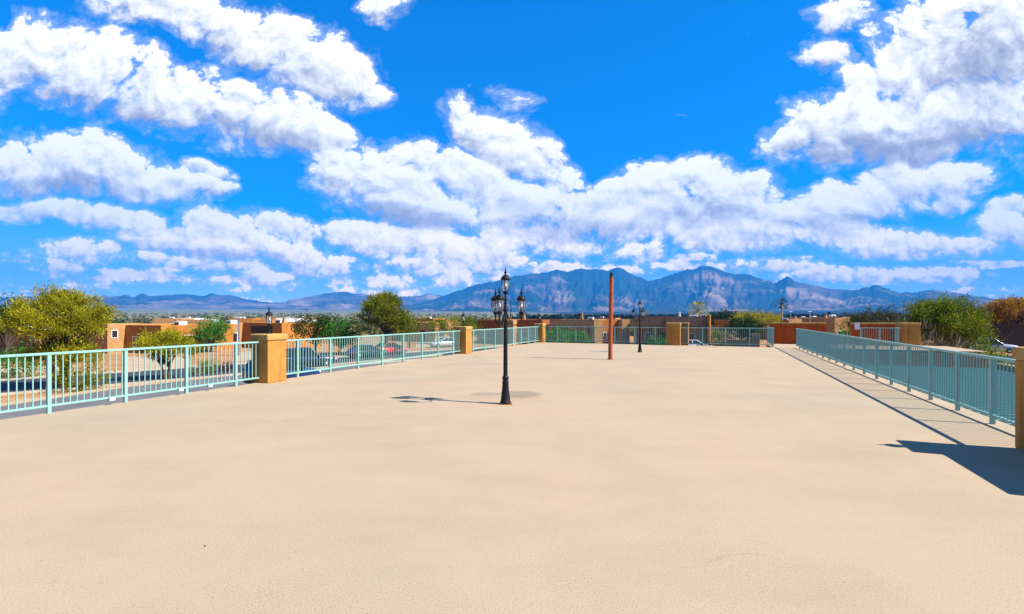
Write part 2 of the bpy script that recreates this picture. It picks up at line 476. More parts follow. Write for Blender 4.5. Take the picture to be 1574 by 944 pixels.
TL, TR, SF = -11.03, 4.32, 31.15
ring = [F(-9, TL), F(-9, TR), F(SF, TR), F(SF, 12.4), F(36.0, 12.4), F(36.0, 2.95), F(SF, 2.95), F(SF, TL)]
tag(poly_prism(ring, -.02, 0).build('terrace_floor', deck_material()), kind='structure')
body = [F(-8.9, TL + .05), F(-8.9, TR - .05), F(SF - .05, TR - .05), F(SF - .05, 12.3), F(35.9, 12.3), F(35.9, 3.05), F(SF - .05, 3.0), F(SF - .05, TL + .05)]
o = poly_prism(body, GZ - .3, -.14).build('terrace_building', M['house_tan'])
tag(o, 'tan stucco building whose flat roof is the wide terrace', 'building')
eb = MB()
for a, bb in ((F(-9, TL), F(SF, TL)), (F(SF, TL), F(SF, 2.95)), (F(-9, TR), F(SF, TR))):
    d = (bb - a).normalized(); n = Vector((d.y, -d.x, 0))
    if n.dot(F(10, -3) - a) > 0: n = -n
    vs = []
    for z in (-.14, -.012):
        vs += [a + n * .003 + Vector((0, 0, z)), bb + n * .003 + Vector((0, 0, z)), bb + n * .045 + Vector((0, 0, z)), a + n * .045 + Vector((0, 0, z))]
    eb.add(vs, [(0, 3, 2, 1), (4, 5, 6, 7), (0, 1, 5, 4), (1, 2, 6, 5), (2, 3, 7, 6), (3, 0, 4, 7)])
eb.build('drip_edge', M['dark'], o)

# pillars
PG = 'stucco pillars around the terrace'


def pillar(s, t, label, w=.6, ws=None, h=1.27, mat='stucco', z0=0.0, name='pillar', cat='pillar', group=PG, capz=.17):
    ws = ws or w
    p = empty(name, F(s + ws / 2, t, z0), -TH, label, cat, group)
    MB().box(-w / 2, w / 2, -ws / 2, ws / 2, .001, h - capz).build('body', M[mat], p, .02, 3)
    c = .028
    MB().box(-w / 2 - c, w / 2 + c, -ws / 2 - c, ws / 2 + c, h - capz + .0005, h).build('cap', M['stucco_cap'] if mat == 'stucco' else M[mat], p, .045, 4)
    return p


RT = -10.95
pillar(9.18, RT, 'tan stucco pillar where the two nearer street side railings meet')
pillar(20.0, RT, 'tan stucco pillar behind and left of the near black lamp post', )
pillar(30.85, RT, 'tan stucco corner pillar at the far end of the street side railing')
pillar(30.85, -2.35, 'orange stucco pillar in the middle of the far railing beside the white car', w=.78, ws=.6, h=1.36)
pillar(33.1, -1.86, 'slim tan stucco pier rising right behind the middle pillar of the far railing', w=.5, ws=.5, h=1.36 - GZ - .02, z0=GZ)
pillar(7.83, 3.99, 'dark orange stucco pillar ending the right railing, cut off by the picture', w=.74, ws=.62, h=1.33)
pillar(35.45, 10.55, 'square reddish stucco pillar standing before the big green tree', w=.95, ws=.5, h=1.37)


def stub_wall(s, t0, t1, label, mat, h=1.36):
    p = empty('parapet_wall', F(s, (t0 + t1) / 2), -TH, label, 'wall', 'stucco parapet walls on the far landing')
    w = (t1 - t0) / 2
    MB().box(-w, w, 0, .25, .001, h - .1).build('body', M[mat], p, .015, 2)
    MB().box(-w - .02, w + .02, -.02, .27, h - .0995, h).build('cap', M['stucco_cap'], p, .03, 3)


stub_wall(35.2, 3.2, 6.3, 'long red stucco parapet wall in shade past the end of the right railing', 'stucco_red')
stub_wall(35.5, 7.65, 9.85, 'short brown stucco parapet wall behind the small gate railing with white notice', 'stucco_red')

pw = empty('parapet_wall', F(6.33, 3.99), -TH, 'low stucco wall joining the cut off right pillar, known by its slanting shadow', 'wall')
MB().box(-.30, .30, 0, 1.5, .001, .99).build('body', M['stucco'], pw, .015, 2)
MB().box(-.32, .32, -.02, 1.515, .9905, 1.09).build('cap', M['stucco_cap'], pw, .03, 3)

# railings
PICK = MB().box(-.008, .008, -.008, .008, .155, 1.035).mesh('picket', M['rail'])
pb = MB().box(-.028, .028, -.028, .028, .001, 1.038)
POST = pb.mesh('post', M['rail'])
RG = 'teal picket railings around the terrace'


def railing(p0, p1, posts, label, skip_first=0.0, lim=100, ends=True, extra=None):
    d = p1 - p0
    Ln = d.length
    e = empty('railing', p0, math.atan2(d.y, d.x), label, 'railing', RG)
    runs = [(Vector((0, 0, 0)), 0.0, Ln, posts)]
    if extra: runs.append(extra)
    pk = []
    for org, ang, L_, ps in runs:
        Mx = Matrix.Translation(org) @ Matrix.Rotation(ang, 4, 'Z')
        MB().box(0, L_, -.026, .026, 1.04, 1.085, Mx).build('top_rail', M['rail'], e, .008, 2)
        MB().box(0, L_, -.022, .022, .115, .155, Mx).build('bottom_rail', M['rail'], e, .005, 1)
        for q in ps:
            link('post', POST, e, Mx @ Vector((q, 0, 0)), (0, 0, ang))
        k = int(L_ / .106)
        for i in range(1, k):
            x = L_ * i / k
            if min((abs(x - q) for q in ps), default=1) < .045: continue
            pk.append((Mx @ Vector((x, 0, 0)), ang))
    wp = sorted(pk, key=lambda a: (p0.lerp(p1, max(0, min(1, a[0].x / Ln)))).length)
    for q, ang in wp[:lim]:
        link('picket', PICK, e, q, (0, 0, ang))
    if wp[lim:]:
        mb = MB()
        for q, ang in wp[lim:]:
            mb.box(-.008, .008, -.008, .008, .155, 1.035, Matrix.Translation(q))
        tag(mb.build('picket', M['rail'], e), kind='stuff')
    return e


def ss(s0, first, last, step=1.245):
    r = []; s = first
    while s < last: r.append(s - s0); s += step
    return r


railing(F(-.9, RT), F(9.18, RT), ss(-.9, -.05, 9.0, 1.222), 'pale teal picket railing nearest the camera on the street side, ending at the first pillar')
railing(F(9.78, RT), F(20.0, RT), ss(9.78, 10.43, 19.9, 1.27), 'pale teal picket railing between the two pillars in front of the parked cars')
railing(F(20.6, RT), F(30.85, RT), ss(20.6, 21.3, 30.7, 1.27), 'pale teal picket railing running behind the near black lamp post')
railing(F(SF - .1, RT + .3), F(SF - .1, -2.74), [.95, 2.21, 3.47, 4.73, 5.99, 7.25], 'far teal railing in front of the round green bushes and the rust pole')
railing(F(SF - .1, -1.96), F(SF - .1, 3.03), [1.25, 2.5, 3.75, 4.95], 'far teal railing behind which the white car roof shows',
        extra=(Vector((4.99, 0, 0)), math.pi / 2, 3.9, [1.25, 2.5, 3.8]))
rr = railing(F(8.48, 4.10), F(SF - .1, 4.12), ss(8.48, 10.2, 31.0, 1.225), 'long dark teal picket railing on the right edge casting a straight shadow')
railing(F(34.6, 7.9), F(34.6, 9.8), [.03, .95, 1.85], 'short teal gate railing beside the square pillar on the far landing',
        extra=(Vector((1.9, 0, 0)), math.pi / 2, .85, [.8]))
sg = empty('notice_sign', F(35.5, 7.95, .98), -TH, 'small white notice plate fixed to the brown parapet wall', 'sign')
MB().box(-.12, .12, -.025, -.0215, -.02, .36).build('plate', M['plastic_white'], sg)
MB().box(-.135, .135, -.0205, -.001, -.035, .375).build('frame', M['trim_white'], sg)

# little junction boxes under the street side rail
for px, py, lab in ((169, 613, 'small white junction box under the nearest railing between the first two posts'),
                    (275, 601, 'small white box under the nearest railing just left of a post'),
                    (320, 594, 'small white box under the nearest railing halfway between two posts near the pillar')):
    r = (px - CX) / FPX
    s = (10.11 + 4.216 * r) / (SN - CS * r)
    jb = empty('junction_box', F(s, RT + .03, .03), -TH, lab, 'box', 'small white boxes under the railing')
    MB().box(.0, .045, -.055, .055, .045, .115).build('housing', M['rail'], jb, .008, 2)
    MB().box(.0455, .052, -.04, .04, .055, .105).build('cover', M['trim_white'], jb)

# ------------------------------------------------------------------ lamps
LANT = {}


def lantern_meshes():
    LANT['cage'] = MB()
    mb = LANT['cage']
    prof = [(.046, .0), (.058, .035), (.074, .09), (.083, .15), (.080, .20), (.070, .235)]
    for k in range(6):
        q = math.pi * 2 * k / 6
        mb.tube([(r * math.cos(q), r * math.sin(q), z) for r, z in prof], .0062, 6)
    mb.lathe([(.05, -.012), (.055, 0), (.05, .01)], 12)
    mb.lathe([(.074, .228), (.079, .236), (.074, .244)], 12)
    mb.tube([(0, 0, .01), (0, 0, .09)], .012, 8)
    LANT['cage'] = mb.mesh('lantern', M['iron'])
    LANT['glass'] = MB().lathe([(r - .004, z) for r, z in prof], 12).mesh('glass', M['lantern_glass'])
    LANT['bulb'] = MB().lathe([(.008, .09), (.022, .11), (.026, .135), (.018, .16), (.004, .175)], 10).mesh('bulb', M['lamp_clear'])
    LANT['roof'] = MB().lathe([(.098, .243), (.100, .252), (.088, .275), (.066, .305), (.040, .328), (.020, .338)], 14).mesh('roof', M['iron'])
    LANT['finial'] = MB().lathe([(.016, .338), (.013, .352), (.026, .372), (.030, .388), (.020, .402), (.012, .412), (.019, .425), (.010, .445), (.006, .475), (.002, .51)], 10).mesh('finial', M['iron'])
    LANT['cup'] = MB().lathe([(.012, -.115), (.026, -.10), (.020, -.085), (.014, -.07), (.034, -.05), (.048, -.03), (.052, -.012)], 12).mesh('cup', M['iron'])


lantern_meshes()


def lantern(parent, loc, rz=0, name='lantern', sc_=1.0):
    c = link(name, LANT['cage'], parent, loc, (0, 0, rz))
    c.scale = (sc_,) * 3
    for k in ('glass', 'bulb', 'roof', 'finial', 'cup'):
        link(k, LANT[k], c)
    return c


def lamp_post(loc, rz, label):
    e = empty('lamp_post', loc, rz, label, 'lamp post', 'black four lantern lamp posts on the terrace')
    MB().box(-.12, .13, -.11, .11, .001, .014).build('base_plate', M['rust'], e)
    MB().lathe([(.105, .0185), (.108, .04), (.100, .058), (.094, .062), (.097, .085), (.090, .10), (.078, .22), (.066, .34), (.060, .40), (.066, .405), (.068, .425), (.060, .44)], 20, flute=.035).build('base', M['iron'], e)
    MB().lathe([(.052, .4405), (.056, .47), (.062, .50), (.068, .52), (.060, .54), (.048, .552), (.043, .57)], 20).build('collar', M['iron'], e)
    MB().lathe([(.043, .5705), (.042, .9), (.038, 1.4), (.036, 1.62), (.044, 1.64), (.046, 1.66), (.036, 1.68), (.033, 1.80), (.042, 1.83), (.046, 1.86), (.034, 1.89), (.024, 1.95), (.02, 2.02), (.03, 2.05), (.034, 2.08), (.018, 2.10)], 20, flute=.06).build('post', M['iron'], e)
    for k in range(3):
        q = math.pi * 2 / 3 * k + R(10)
        c, s = math.cos(q), math.sin(q)
        pts = []
        for r, z in ((.036, 1.76), (.07, 1.70), (.10, 1.62), (.14, 1.565), (.19, 1.55), (.245, 1.565), (.29, 1.605), (.315, 1.65), (.32, 1.70)):
            pts.append((r * c, r * s, z))
        a = MB().tube(pts, [.013, .012, .011, .011, .011, .011, .011, .011, .012], 7).build('arm', M['iron'], e)
        sw = [(.036, 1.56), (.06, 1.60), (.085, 1.615), (.105, 1.60), (.10, 1.578), (.082, 1.575)]
        MB().tube([(r * c, r * s, z) for r, z in sw], .007, 6).build('scroll', M['iron'], a)
        lantern(e, (.32 * c, .32 * s, 1.812), q)
    MB().tube([(.03, 0, 1.70), (.08, .01, 1.69), (.105, .01, 1.73), (.108, .01, 1.90), (.10, .01, 2.02), (.085, .01, 2.05)], .008, 6).build('ladder_rest', M['iron'], e)
    lantern(e, (0, 0, 2.215), .3)
    return e


LP1 = ground(777, 621, 0)
lp = lamp_post(LP1, 0, 'tall black four lantern lamp post nearest the camera, casting a long shadow')
lp2 = copy_tree(lp)
lp2.location = ground(983.5, 541.5, 0); lp2.rotation_euler.z = R(28)
lp2['label'] = 'smaller looking distant black lamp post right of the rust red pole'
lp2.scale = (.96,) * 3

LG = 'black lanterns on the pillars'
for s, t, h, lab in ((9.48, RT, 1.27, 'black lantern on the large near pillar at the street side'),
                     (20.3, RT, 1.27, 'black lantern on the pillar left of the near lamp post'),
                     (31.15, RT, 1.27, 'tiny black lantern on the far corner pillar'),
                     (8.14, 3.99, 1.33, 'black lantern on the cut off right hand pillar, known by its pointed shadow')):
    e = empty('pillar_lantern', F(s, t, h), -TH, lab, 'lantern', LG)
    MB().lathe([(.07, .001), (.072, .015), (.05, .03), (.024, .05), (.018, .09), (.03, .10), (.018, .115)], 12).build('stem', M['iron'], e)
    lantern(e, (0, 0, .262), .2, sc_=.96)

# rust pole
pp = ground(938, 552.6, 0)
e = empty('pole', pp, 0, 'tall rust red steel pole with a black cap on the terrace', 'pole')
e.rotation_euler = (0, R(.8), 0)
MB().lathe([(.14, .001), (.14, .012), (.087, .013), (.087, .02)], 20).build('base_plate', M['rust'], e)
for q in range(4):
    MB().lathe([(.012, .0125), (.012, .03), (.006, .032)], 6, (.115 * math.cos(q * 1.571 + .6), .115 * math.sin(q * 1.571 + .6), 0), False).build('bolt', M['dark'], e)
MB().lathe([(.085, .0205), (.085, 3.30)], 24).build('shaft', M['rust'], e)
MB().lathe([(.092, 3.2995), (.092, 3.345), (.06, 3.36)], 20).build('collar', M['dark'], e)
MB().lathe([(.05, 3.3605), (.062, 3.40), (.062, 3.46), (.045, 3.50), (.012, 3.525)], 14).build('cap', M['iron'], e)

# pebble
pbm = MB().lathe([(.003, 0), (.007, .003), (.007, .006), (.003, .009)], 8).build('pebble', M['dark'], None, loc=ground(315, 840, 0))
tag(pbm, 'single dark pebble lying on the bare terrace floor', 'pebble')

# teal roof beside the terrace
tb = empty('roofed_annex', F(6, 8.4, GZ), -TH, 'low annex with a teal ribbed metal roof right of the terrace', 'building')


def annex():
    zr = -.75 - GZ
    MB().box(-3.9, 3.9, -6, 23.8, 0, zr - .06).build('wall', M['house_tan'], tb)
    rf = MB().box(-3.95, 3.72, -6.1, 24, zr - .0595, zr).build('roof', M['teal_roof'], tb)
    rb = MB(); y = -5.8
    while y < 23.8:
        rb.box(-3.9, 3.7, y, y + .05, zr + .0005, zr + .055); y += .46
    tag(rb.build('rib', M['rail'], rf), kind='stuff')
    MB().box(3.73, 4.05, -6.1, 24, 0.002, zr + .28).build('parapet', M['house_tan'], tb, .02, 2)


annex()

# ------------------------------------------------------------------ terrain and roads
def terrain_z(d):
    return GZ + 7.2e-5 * max(0, d - 300) ** 1.6


def make_terrain():
    rs = np.concatenate([[2.0, 30, 80, 150, 220, 300], np.geomspace(340, 11500, 70)])
    az = np.linspace(0, 2 * np.pi, 145)[:-1]
    z = GZ + 7.2e-5 * np.maximum(0, rs - 300) ** 1.6
    V = [(0, 0, GZ)]
    rng = np.random.default_rng(3)
    for r, zz in zip(rs, z):
        amp = min(6., max(0, (r - 400) / 500))
        for a in az:
            x, y = r * math.sin(a), r * math.cos(a)
            V.append((x, y, zz + amp * mnoise.noise((x * .0016, y * .0016, 0))))
    n = len(az); Fq = []
    mb = MB()
    fs = [(0, 1 + (k + 1) % n, 1 + k) for k in range(n)]
    for i in range(len(rs) - 1):
        for k in range(n):
            a, b = 1 + i * n + k, 1 + i * n + (k + 1) % n
            fs.append((a, b, b + n, a + n))
    mb.add(V, fs, True)
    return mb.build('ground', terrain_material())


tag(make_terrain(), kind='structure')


def strip(name, pts, w0, w1, z, mat, h=0.0, kind='structure'):
    """a ribbon along a polyline, from offset w0 to w1 to the right of it"""
    pts = [Vector((p[0], p[1], 0)) for p in pts]
    A, B = [], []
    for i, p in enumerate(pts):
        d = (pts[min(i + 1, len(pts) - 1)] - pts[max(i - 1, 0)]).normalized()
        n = Vector((d.y, -d.x, 0))
        A.append(p + n * w0); B.append(p + n * w1)
    mb = MB()
    k = len(pts)
    if h == 0:
        mb.add([(*a.xy, z) for a in A] + [(*b.xy, z) for b in B], [(i, k + i, k + i + 1, i + 1) for i in range(k - 1)])
    else:
        vs = [(*a.xy, z) for a in A] + [(*b.xy, z) for b in B] + [(*a.xy, z + h) for a in A] + [(*b.xy, z + h) for b in B]
        fs = []
        for i in range(k - 1):
            fs += [(2 * k + i, 3 * k + i, 3 * k + i + 1, 2 * k + i + 1), (i, 2 * k + i, 2 * k + i + 1, i + 1), (k + i, k + i + 1, 3 * k + i + 1, 3 * k + i)]
        fs += [(0, k, 3 * k, 2 * k), (k - 1, 3 * k - 1, 4 * k - 1, 2 * k - 1)]
        mb.add(vs, fs)
    return tag(mb.build(name, mat), kind=kind)


# the street: comes from the left, runs away to the right and bends along the far houses
ctr = []
p = Vector((-28.0, 39.0)); dv = Vector((.65, .76)).normalized()
for k in (-90, -40, -10, 15, 30, 36): ctr.append(p + dv * k)
q = ctr[-1]
ang = math.atan2(dv.y, dv.x)
for i in range(7):
    ang -= (math.atan2(dv.y, dv.x) + TH) / 7
    q = q + Vector((math.cos(ang), math.sin(ang))) * 3.4
    ctr.append(q)
for i in range(1, 6): ctr.append(q + Vector((CS, -SN)) * 14 * i)
strip('road', ctr, -4.6, 4.6, GZ + .008, M['asphalt'])
strip('kerb', ctr, -4.85, -4.6, GZ, M['concrete'], .13)
strip('kerb', ctr, 4.6, 4.85, GZ, M['concrete'], .13)
strip('pavement', ctr, -6.6, -5.0, GZ + .02, M['concrete'])
# parking court beside the building
edge = [ground(*p) for p in ((-60, 636), (0, 625), (100, 610), (200, 595), (357, 577.5), (450, 568), (560, 557), (680, 546.5))]
lot = [F(-14, TL - .8), F(-14, -33)] + edge + [F(40, TL - .8)]
tag(poly_prism([F(-14, TL - .8)] + [Vector((-34, 14, 0))] + edge + [F(44, TL - .8)], GZ - .1, GZ + .012).build('parking_court', M['lot']), kind='structure')
strip('kerb', [(-34, 14)] + [e_.xy for e_ in edge], -.3, 0, GZ, M['drive'], .14)


def pad(name, pts, mat, z=.014):
    tag(poly_prism([ground(*p) for p in pts], GZ - .05, GZ + z).build(name, mat), kind='structure')


pad('driveway', [(0, 574), (120, 571), (120, 563), (0, 565)], M['drive'])
pad('driveway', [(195, 571), (290, 562), (290, 549), (195, 549)], M['drive'], .016)
pad('driveway', [(355, 557), (450, 548), (450, 539), (370, 541)], M['drive'], .018)
pad('driveway', [(548, 545), (585, 540), (585, 532), (548, 533)], M['drive'], .016)
pad('driveway', [(640, 535), (690, 531), (690, 525), (640, 526)], M['drive'], .018)


# ------------------------------------------------------------------ foliage
def unit(rng, n):
    v = rng.normal(size=(n, 3))
    return v / np.linalg.norm(v, axis=1)[:, None]


def leaf_quads(rng, C, size, asp=.5, up=None, along=None):
    """one leaf sized face per point; `along` gives each face a long axis"""
    n = len(C)
    a = unit(rng, n)
    if along is not None:
        a = a * .55 + along
        a /= np.linalg.norm(a, axis=1)[:, None]
    b = np.cross(a, unit(rng, n)); b /= np.maximum(1e-6, np.linalg.norm(b, axis=1))[:, None]
    s = size * rng.uniform(.6, 1.4, n)[:, None]
    a = a * s; b = b * s * asp
    V = np.stack([C - a - b * .35, C + b, C + a * 1.1, C - b], 1).reshape(-1, 3)
    return V, np.arange(4 * n).reshape(-1, 4)


def crown_points(rng, lobes, n_cl, per, spread, shell=.55):
    """clump centres in the outer part of each lobe, leaves round each clump"""
    vol = np.array([l[3] * l[4] * l[5] for l in lobes]) ** .67
    pick = rng.choice(len(lobes), n_cl, p=vol / vol.sum())
    L = np.array(lobes)[pick]
    d = unit(rng, n_cl)
    r = shell + (1 - shell) * rng.uniform(0, 1, n_cl) ** .7
    r *= 1 + .16 * rng.normal(size=n_cl)
    cc = L[:, :3] + d * r[:, None] * L[:, 3:6]
    sz = rng.uniform(.6, 1.5, n_cl)
    P = np.repeat(cc, per, 0) + rng.normal(size=(n_cl * per, 3)) * spread * np.repeat(sz, per)[:, None]
    D = np.repeat(cc - L[:, :3] - np.array([0, 0, 0]), per, 0)
    return cc, P, D / np.maximum(1e-6, np.linalg.norm(D, axis=1))[:, None]


TG = 'trees and shrubs around the houses'
seedn = [11]


def tree(name, label, base, lobes, mat, n_cl=90, per=26, spread=.3, leaf=.09, asp=.45, trunk=.16, fork=.35, bark='bark', wisp=0., cat='tree', stems=1, shell=.55, ntwig=34, group=TG, zmin=.15):
    """lobes: (x, y, z, rx, ry, rz) relative to the base of the trunk"""
    seedn[0] += 1
    rng = np.random.default_rng(seedn[0])
    e = empty(name, base, 0, label, cat, group)
    cc, P, D = crown_points(rng, lobes, n_cl, per, spread, shell)
    keep = P[:, 2] > zmin
    P, D = P[keep], D[keep]
    al = None
    if wisp:
        al = D * .7 + np.array([0, 0, .8]); al /= np.linalg.norm(al, axis=1)[:, None]
        al = al * wisp * 2
    V, Fc = leaf_quads(rng, P, leaf, asp, along=al)
    if wisp:                                   # thin shoots leaving the outline
        k = n_cl * 3
        idx = rng.integers(0, len(P), k)
        S = P[idx] + D[idx] * spread * .9
        a2 = D[idx] * .8 + np.array([0, 0, .7]) + rng.normal(size=(k, 3)) * .25
        V2, F2 = leaf_quads(rng, S, leaf * 2.6, .10, along=a2 * 2)
        Fc = np.concatenate([Fc, F2 + len(V)]); V = np.concatenate([V, V2])
    link('crown', np_mesh('crown', V, Fc, M[mat]), e)
    top = max(l[2] for l in lobes)
    mb = MB()
    if trunk:
        for si in range(stems):
            a = rng.uniform(0, 6.28)
            off = Vector((math.cos(a), math.sin(a), 0)) * (trunk * .9 * (stems > 1))
            f = Vector((rng.normal() * .12, rng.normal() * .12, top * fork)) + off * 3
            mb.tube([off + Vector((0, 0, -.05)), off + f * .5 + Vector((rng.normal() * .05, rng.normal() * .05, 0)), off + f], [trunk * 1.15, trunk * .85, trunk * .7], 8)
            for c in cc[rng.permutation(len(cc))[:ntwig // stems]]:
                c = Vector(c); s0 = off + f * rng.uniform(.75, 1.0)
                m1 = s0.lerp(c, .45) + Vector((0, 0, .12 * (c - s0).length)) + Vector(rng.normal(size=3)) * .06 * top
                mb.tube([s0, m1, c], [trunk * .42, trunk * .22, trunk * .06], 5, cap=False)
        mb.build('trunk', M[bark], e)
    return e


def bush(label, base, r, h, mat, n_cl=60, per=24, leaf=.07, name='bush', cat='bush', **kw):
    return tree(name, label, base, [(0, 0, h * .5, r, r, h * .5)], mat, n_cl, per, r * .16, leaf, .5, trunk=.04, fork=.3, cat=cat, shell=.7, ntwig=10, zmin=.0, **kw)


def canopy(seed, cx, cz, rx, ry, rz, n, r, low=-.25):
    rg = random.Random(seed)
    out = []
    for i in range(n):
        a = 2.4 * i + rg.random() * .6; q = low + (1 - low) * (i + .5) / n
        h = math.sqrt(max(0, 1 - q * q)) * rg.uniform(.55, 1.0)
        k = r * rg.uniform(.7, 1.25)
        out.append((cx + rx * h * math.cos(a), ry * h * math.sin(a), cz + rz * q * rg.uniform(.75, 1.0), k * 1.15, k, k * .62))
    return out


# street side, from the left
b0 = Vector((-29.2, 31.6, GZ))
tree('palo_verde_tree', 'big feathery yellow green tree overhanging the railing at the far left', b0,
     canopy(3, .1, 4.2, 2.3, 2.1, 2.1, 22, .78) + canopy(4, .3, 2.1, 1.9, 1.5, .9, 7, .7),
     'leaf_palo', 430, 64, .20, .085, .30, trunk=.16, wisp=.55, stems=3, ntwig=60)
b1 = at(8, 0, 50); b1.z = GZ
tree('broadleaf_tree', 'dark green tree at the left picture edge behind the yellow green tree', b1, [(-1.2, 0, 4.4, 1.9, 1.9, 2.2), (.2, 0, 4.8, 1.4, 1.4, 1.6)], 'leaf_dark', 110, 30, .3, .12)
bush('bright green bush under the white roof edge at the far left', ground(20, 582), 1.7, 2.1, 'leaf_green', 90, 26, .08)
bush('low dark bush beneath the big yellow green tree', ground(120, 600), 1.3, 1.5, 'leaf_mesq', 70, 24, .07)
tree('palo_verde_tree', 'small yellow green tree with dark underside beside the driveway', ground(256, 583),
     canopy(8, 0, 2.3, 1.75, 1.5, 1.05, 12, .62), 'leaf_palo', 190, 56, .20, .075, .4, trunk=.1, wisp=.5, stems=2)
tree('round_tree', 'round dense dark green tree in front of the tan house', ground(325, 541.5), [(0, 0, 2.7, 2.25, 2.1, 1.75), (.6, 0, 3.1, 1.3, 1.3, 1.2)], 'leaf_green', 190, 30, .26, .10, trunk=.14, fork=.3)
bush('rounded green shrub on the gravel verge near the street', ground(321, 574), .72, 1.15, 'leaf_lime', 60, 26, .05)
bush('small maroon leaved shrub on the gravel verge', ground(346, 571), .55, .8, 'leaf_maroon', 40, 20, .05)
bush('low grey twiggy shrub at the street verge beside the maroon one', ground(300, 577), .5, .7, 'twig', 40, 20, .05)
b = at(484, 0, 62); b.z = GZ
tree('mesquite_tree', 'dark olive tree left of the pair behind the parked cars', b, [(-.6, 0, 3.1, 2.2, 2., 1.6), (1.1, 0, 3.4, 1.7, 1.6, 1.4)], 'leaf_dark', 150, 28, .3, .12)
b = at(523, 0, 61); b.z = GZ
tree('mesquite_tree', 'dark green tree right of the pair behind the parked cars', b, [(0, 0, 2.7, 2.0, 1.9, 1.7), (.9, 0, 2.0, 1.3, 1.3, 1.2)], 'leaf_green', 130, 28, .28, .11)
b = at(587, 0, 60); b.z = GZ
tree('mesquite_tree', 'tall shaggy olive tree rising highest behind the parked red car', b,
     canopy(12, .1, 4.6, 2.5, 2.2, 2.9, 20, .95) + [(2.9, 0, 3.2, 1.3, 1.3, 1.1)],
     'leaf_mesq', 380, 50, .26, .11, .4, trunk=.2, wisp=.5, stems=2, ntwig=50)
tree('palo_verde_tree', 'thin open tree with a forked trunk beside the silver car', ground(628, 535.5),
     [(-.5, 0, 4.0, 2.0, 1.8, 1.1), (2.2, 0, 3.8, 1.8, 1.6, .9)], 'leaf_mesq', 70, 22, .3, .09, .3, trunk=.13, wisp=.45, fork=.45, stems=2)
b = at(695, 0, 84); b.z = GZ
tree('palo_verde_tree', 'broad yellow green tree left of the second pillar', b, [(0, 0, 3.3, 2.8, 2.3, 1.6), (2.6, 0, 3.1, 2.3, 2., 1.5), (-2.4, 0, 2.6, 1.8, 1.8, 1.2)], 'leaf_lime', 200, 28, .32, .12, .35, trunk=.15, wisp=.4)
# centre
for px, r, h, lab in ((861, 1.95, 2.85, 'large rounded green bush behind the far railing next to the corner pillar'), (889, 1.3, 2.5, 'narrower green bush behind the far railing left of the rust pole')):
    b = at(px, 0, 66); b.z = GZ + .2
    bush(lab, b, r, h, 'leaf_green', 130, 28, .10)
b = at(1008, 0, 64); b.z = GZ
bush('neat round green bush behind the far railing right of the distant lamp post', b, 1.1, 2.0, 'leaf_green', 130, 28, .08)
for px, yy, r, h, mt, lab in ((1096, 62, 1.6, 1.5, 'leaf_dark', 'dark low shrub right of the white car'), (1128, 70, 1.5, 1.7, 'leaf_maroon', 'brownish shrub by the brown wall beyond the far railing'), (905, 70, 1.2, .9, 'leaf_dark', 'low dark hedge plant before the tan porch'), (995, 66, 1.3, .8, 'leaf_dark', 'low dark hedge plant beside the round bush')):
    b = at(px, 0, yy); b.z = GZ
    bush(lab, b, r, h, mt, 60, 22, .1)
b = at(1101, 0, 78); b.z = GZ
tree('hedge', 'bright green clipped hedge beyond the far railing', b, [(-1.2, 0, 1.7, 1.4, .7, .9), (.3, 0, 1.7, 1.4, .7, .9), (1.8, 0, 1.6, 1.3, .7, .9), (-.4, 0, .8, 2.4, .7, .8)], 'leaf_lime', 110, 24, .25, .1, trunk=.05, cat='hedge')
b = at(1141, 0, 88); b.z = GZ
tree('broadleaf_tree', 'very dark dense tree beyond the right part of the far railing', b, [(0, 0, 2.8, 2.6, 2., 2.0), (1.6, 0, 2.4, 2.1, 1.9, 1.9)], 'leaf_dark', 190, 28, .34, .15)
b = at(1162, 0, 96); b.z = GZ
tree('palo_verde_tree', 'golden olive tree crown rising behind the very dark tree', b, [(-1.4, 0, 4.3, 2.8, 2.2, 1.4), (2.0, 0, 4.0, 2.6, 2.1, 1.5)], 'leaf_palo', 190, 28, .34, .13, .35, trunk=.15, wisp=.35)
b = at(1117, 0, 130); b.z = GZ
tree('broadleaf_tree', 'dark distant tree between the fan palm and the golden tree', b, [(0, 0, 4.2, 3.2, 2.5, 2.0), (-3.2, 0, 3.8, 2.6, 2.2, 1.8), (3, 0, 4.0, 2.4, 2.2, 1.7)], 'leaf_dark', 150, 26, .5, .2)
# right
b = at(1452, 0, 36); b.z = GZ
tree('palo_verde_tree', 'big lively green tree right of the square pillar', b, canopy(21, .1, 3.7, 2.4, 2.0, 2.0, 18, .95) + [(1.9, 0, 1.9, 1.2, 1.2, 1.2)], 'leaf_lime', 400, 60, .25, .08, .38, trunk=.17, wisp=.45, stems=3, ntwig=50)
b = at(1422, 0, 33.5); b.z = GZ
tree('dry_bush', 'grey bare twiggy bush in front of the lively green tree', b, [(0, 0, 1.9, 1.9, 1.5, 1.9), (1.7, 0, 1.6, 1.5, 1.3, 1.6), (-1.1, 0, 2.6, 1.2, 1.1, 1.1)], 'twig', 150, 34, .26, .11, .07, trunk=.07, wisp=.5, bark='bark_grey', stems=3, ntwig=60, cat='bush')
b = at(1347, 0, 62); b.z = GZ
tree('mesquite_tree', 'dull olive tree behind the brown parapet wall with the notice', b, [(0, 0, 4.1, 2.6, 2.2, 1.7), (-2.2, 0, 3.4, 1.7, 1.6, 1.3), (2.2, 0, 3.5, 1.8, 1.6, 1.4)], 'leaf_olive', 210, 30, .3, .11, .35, trunk=.16, wisp=.4)
b = at(1388, 0, 50); b.z = GZ
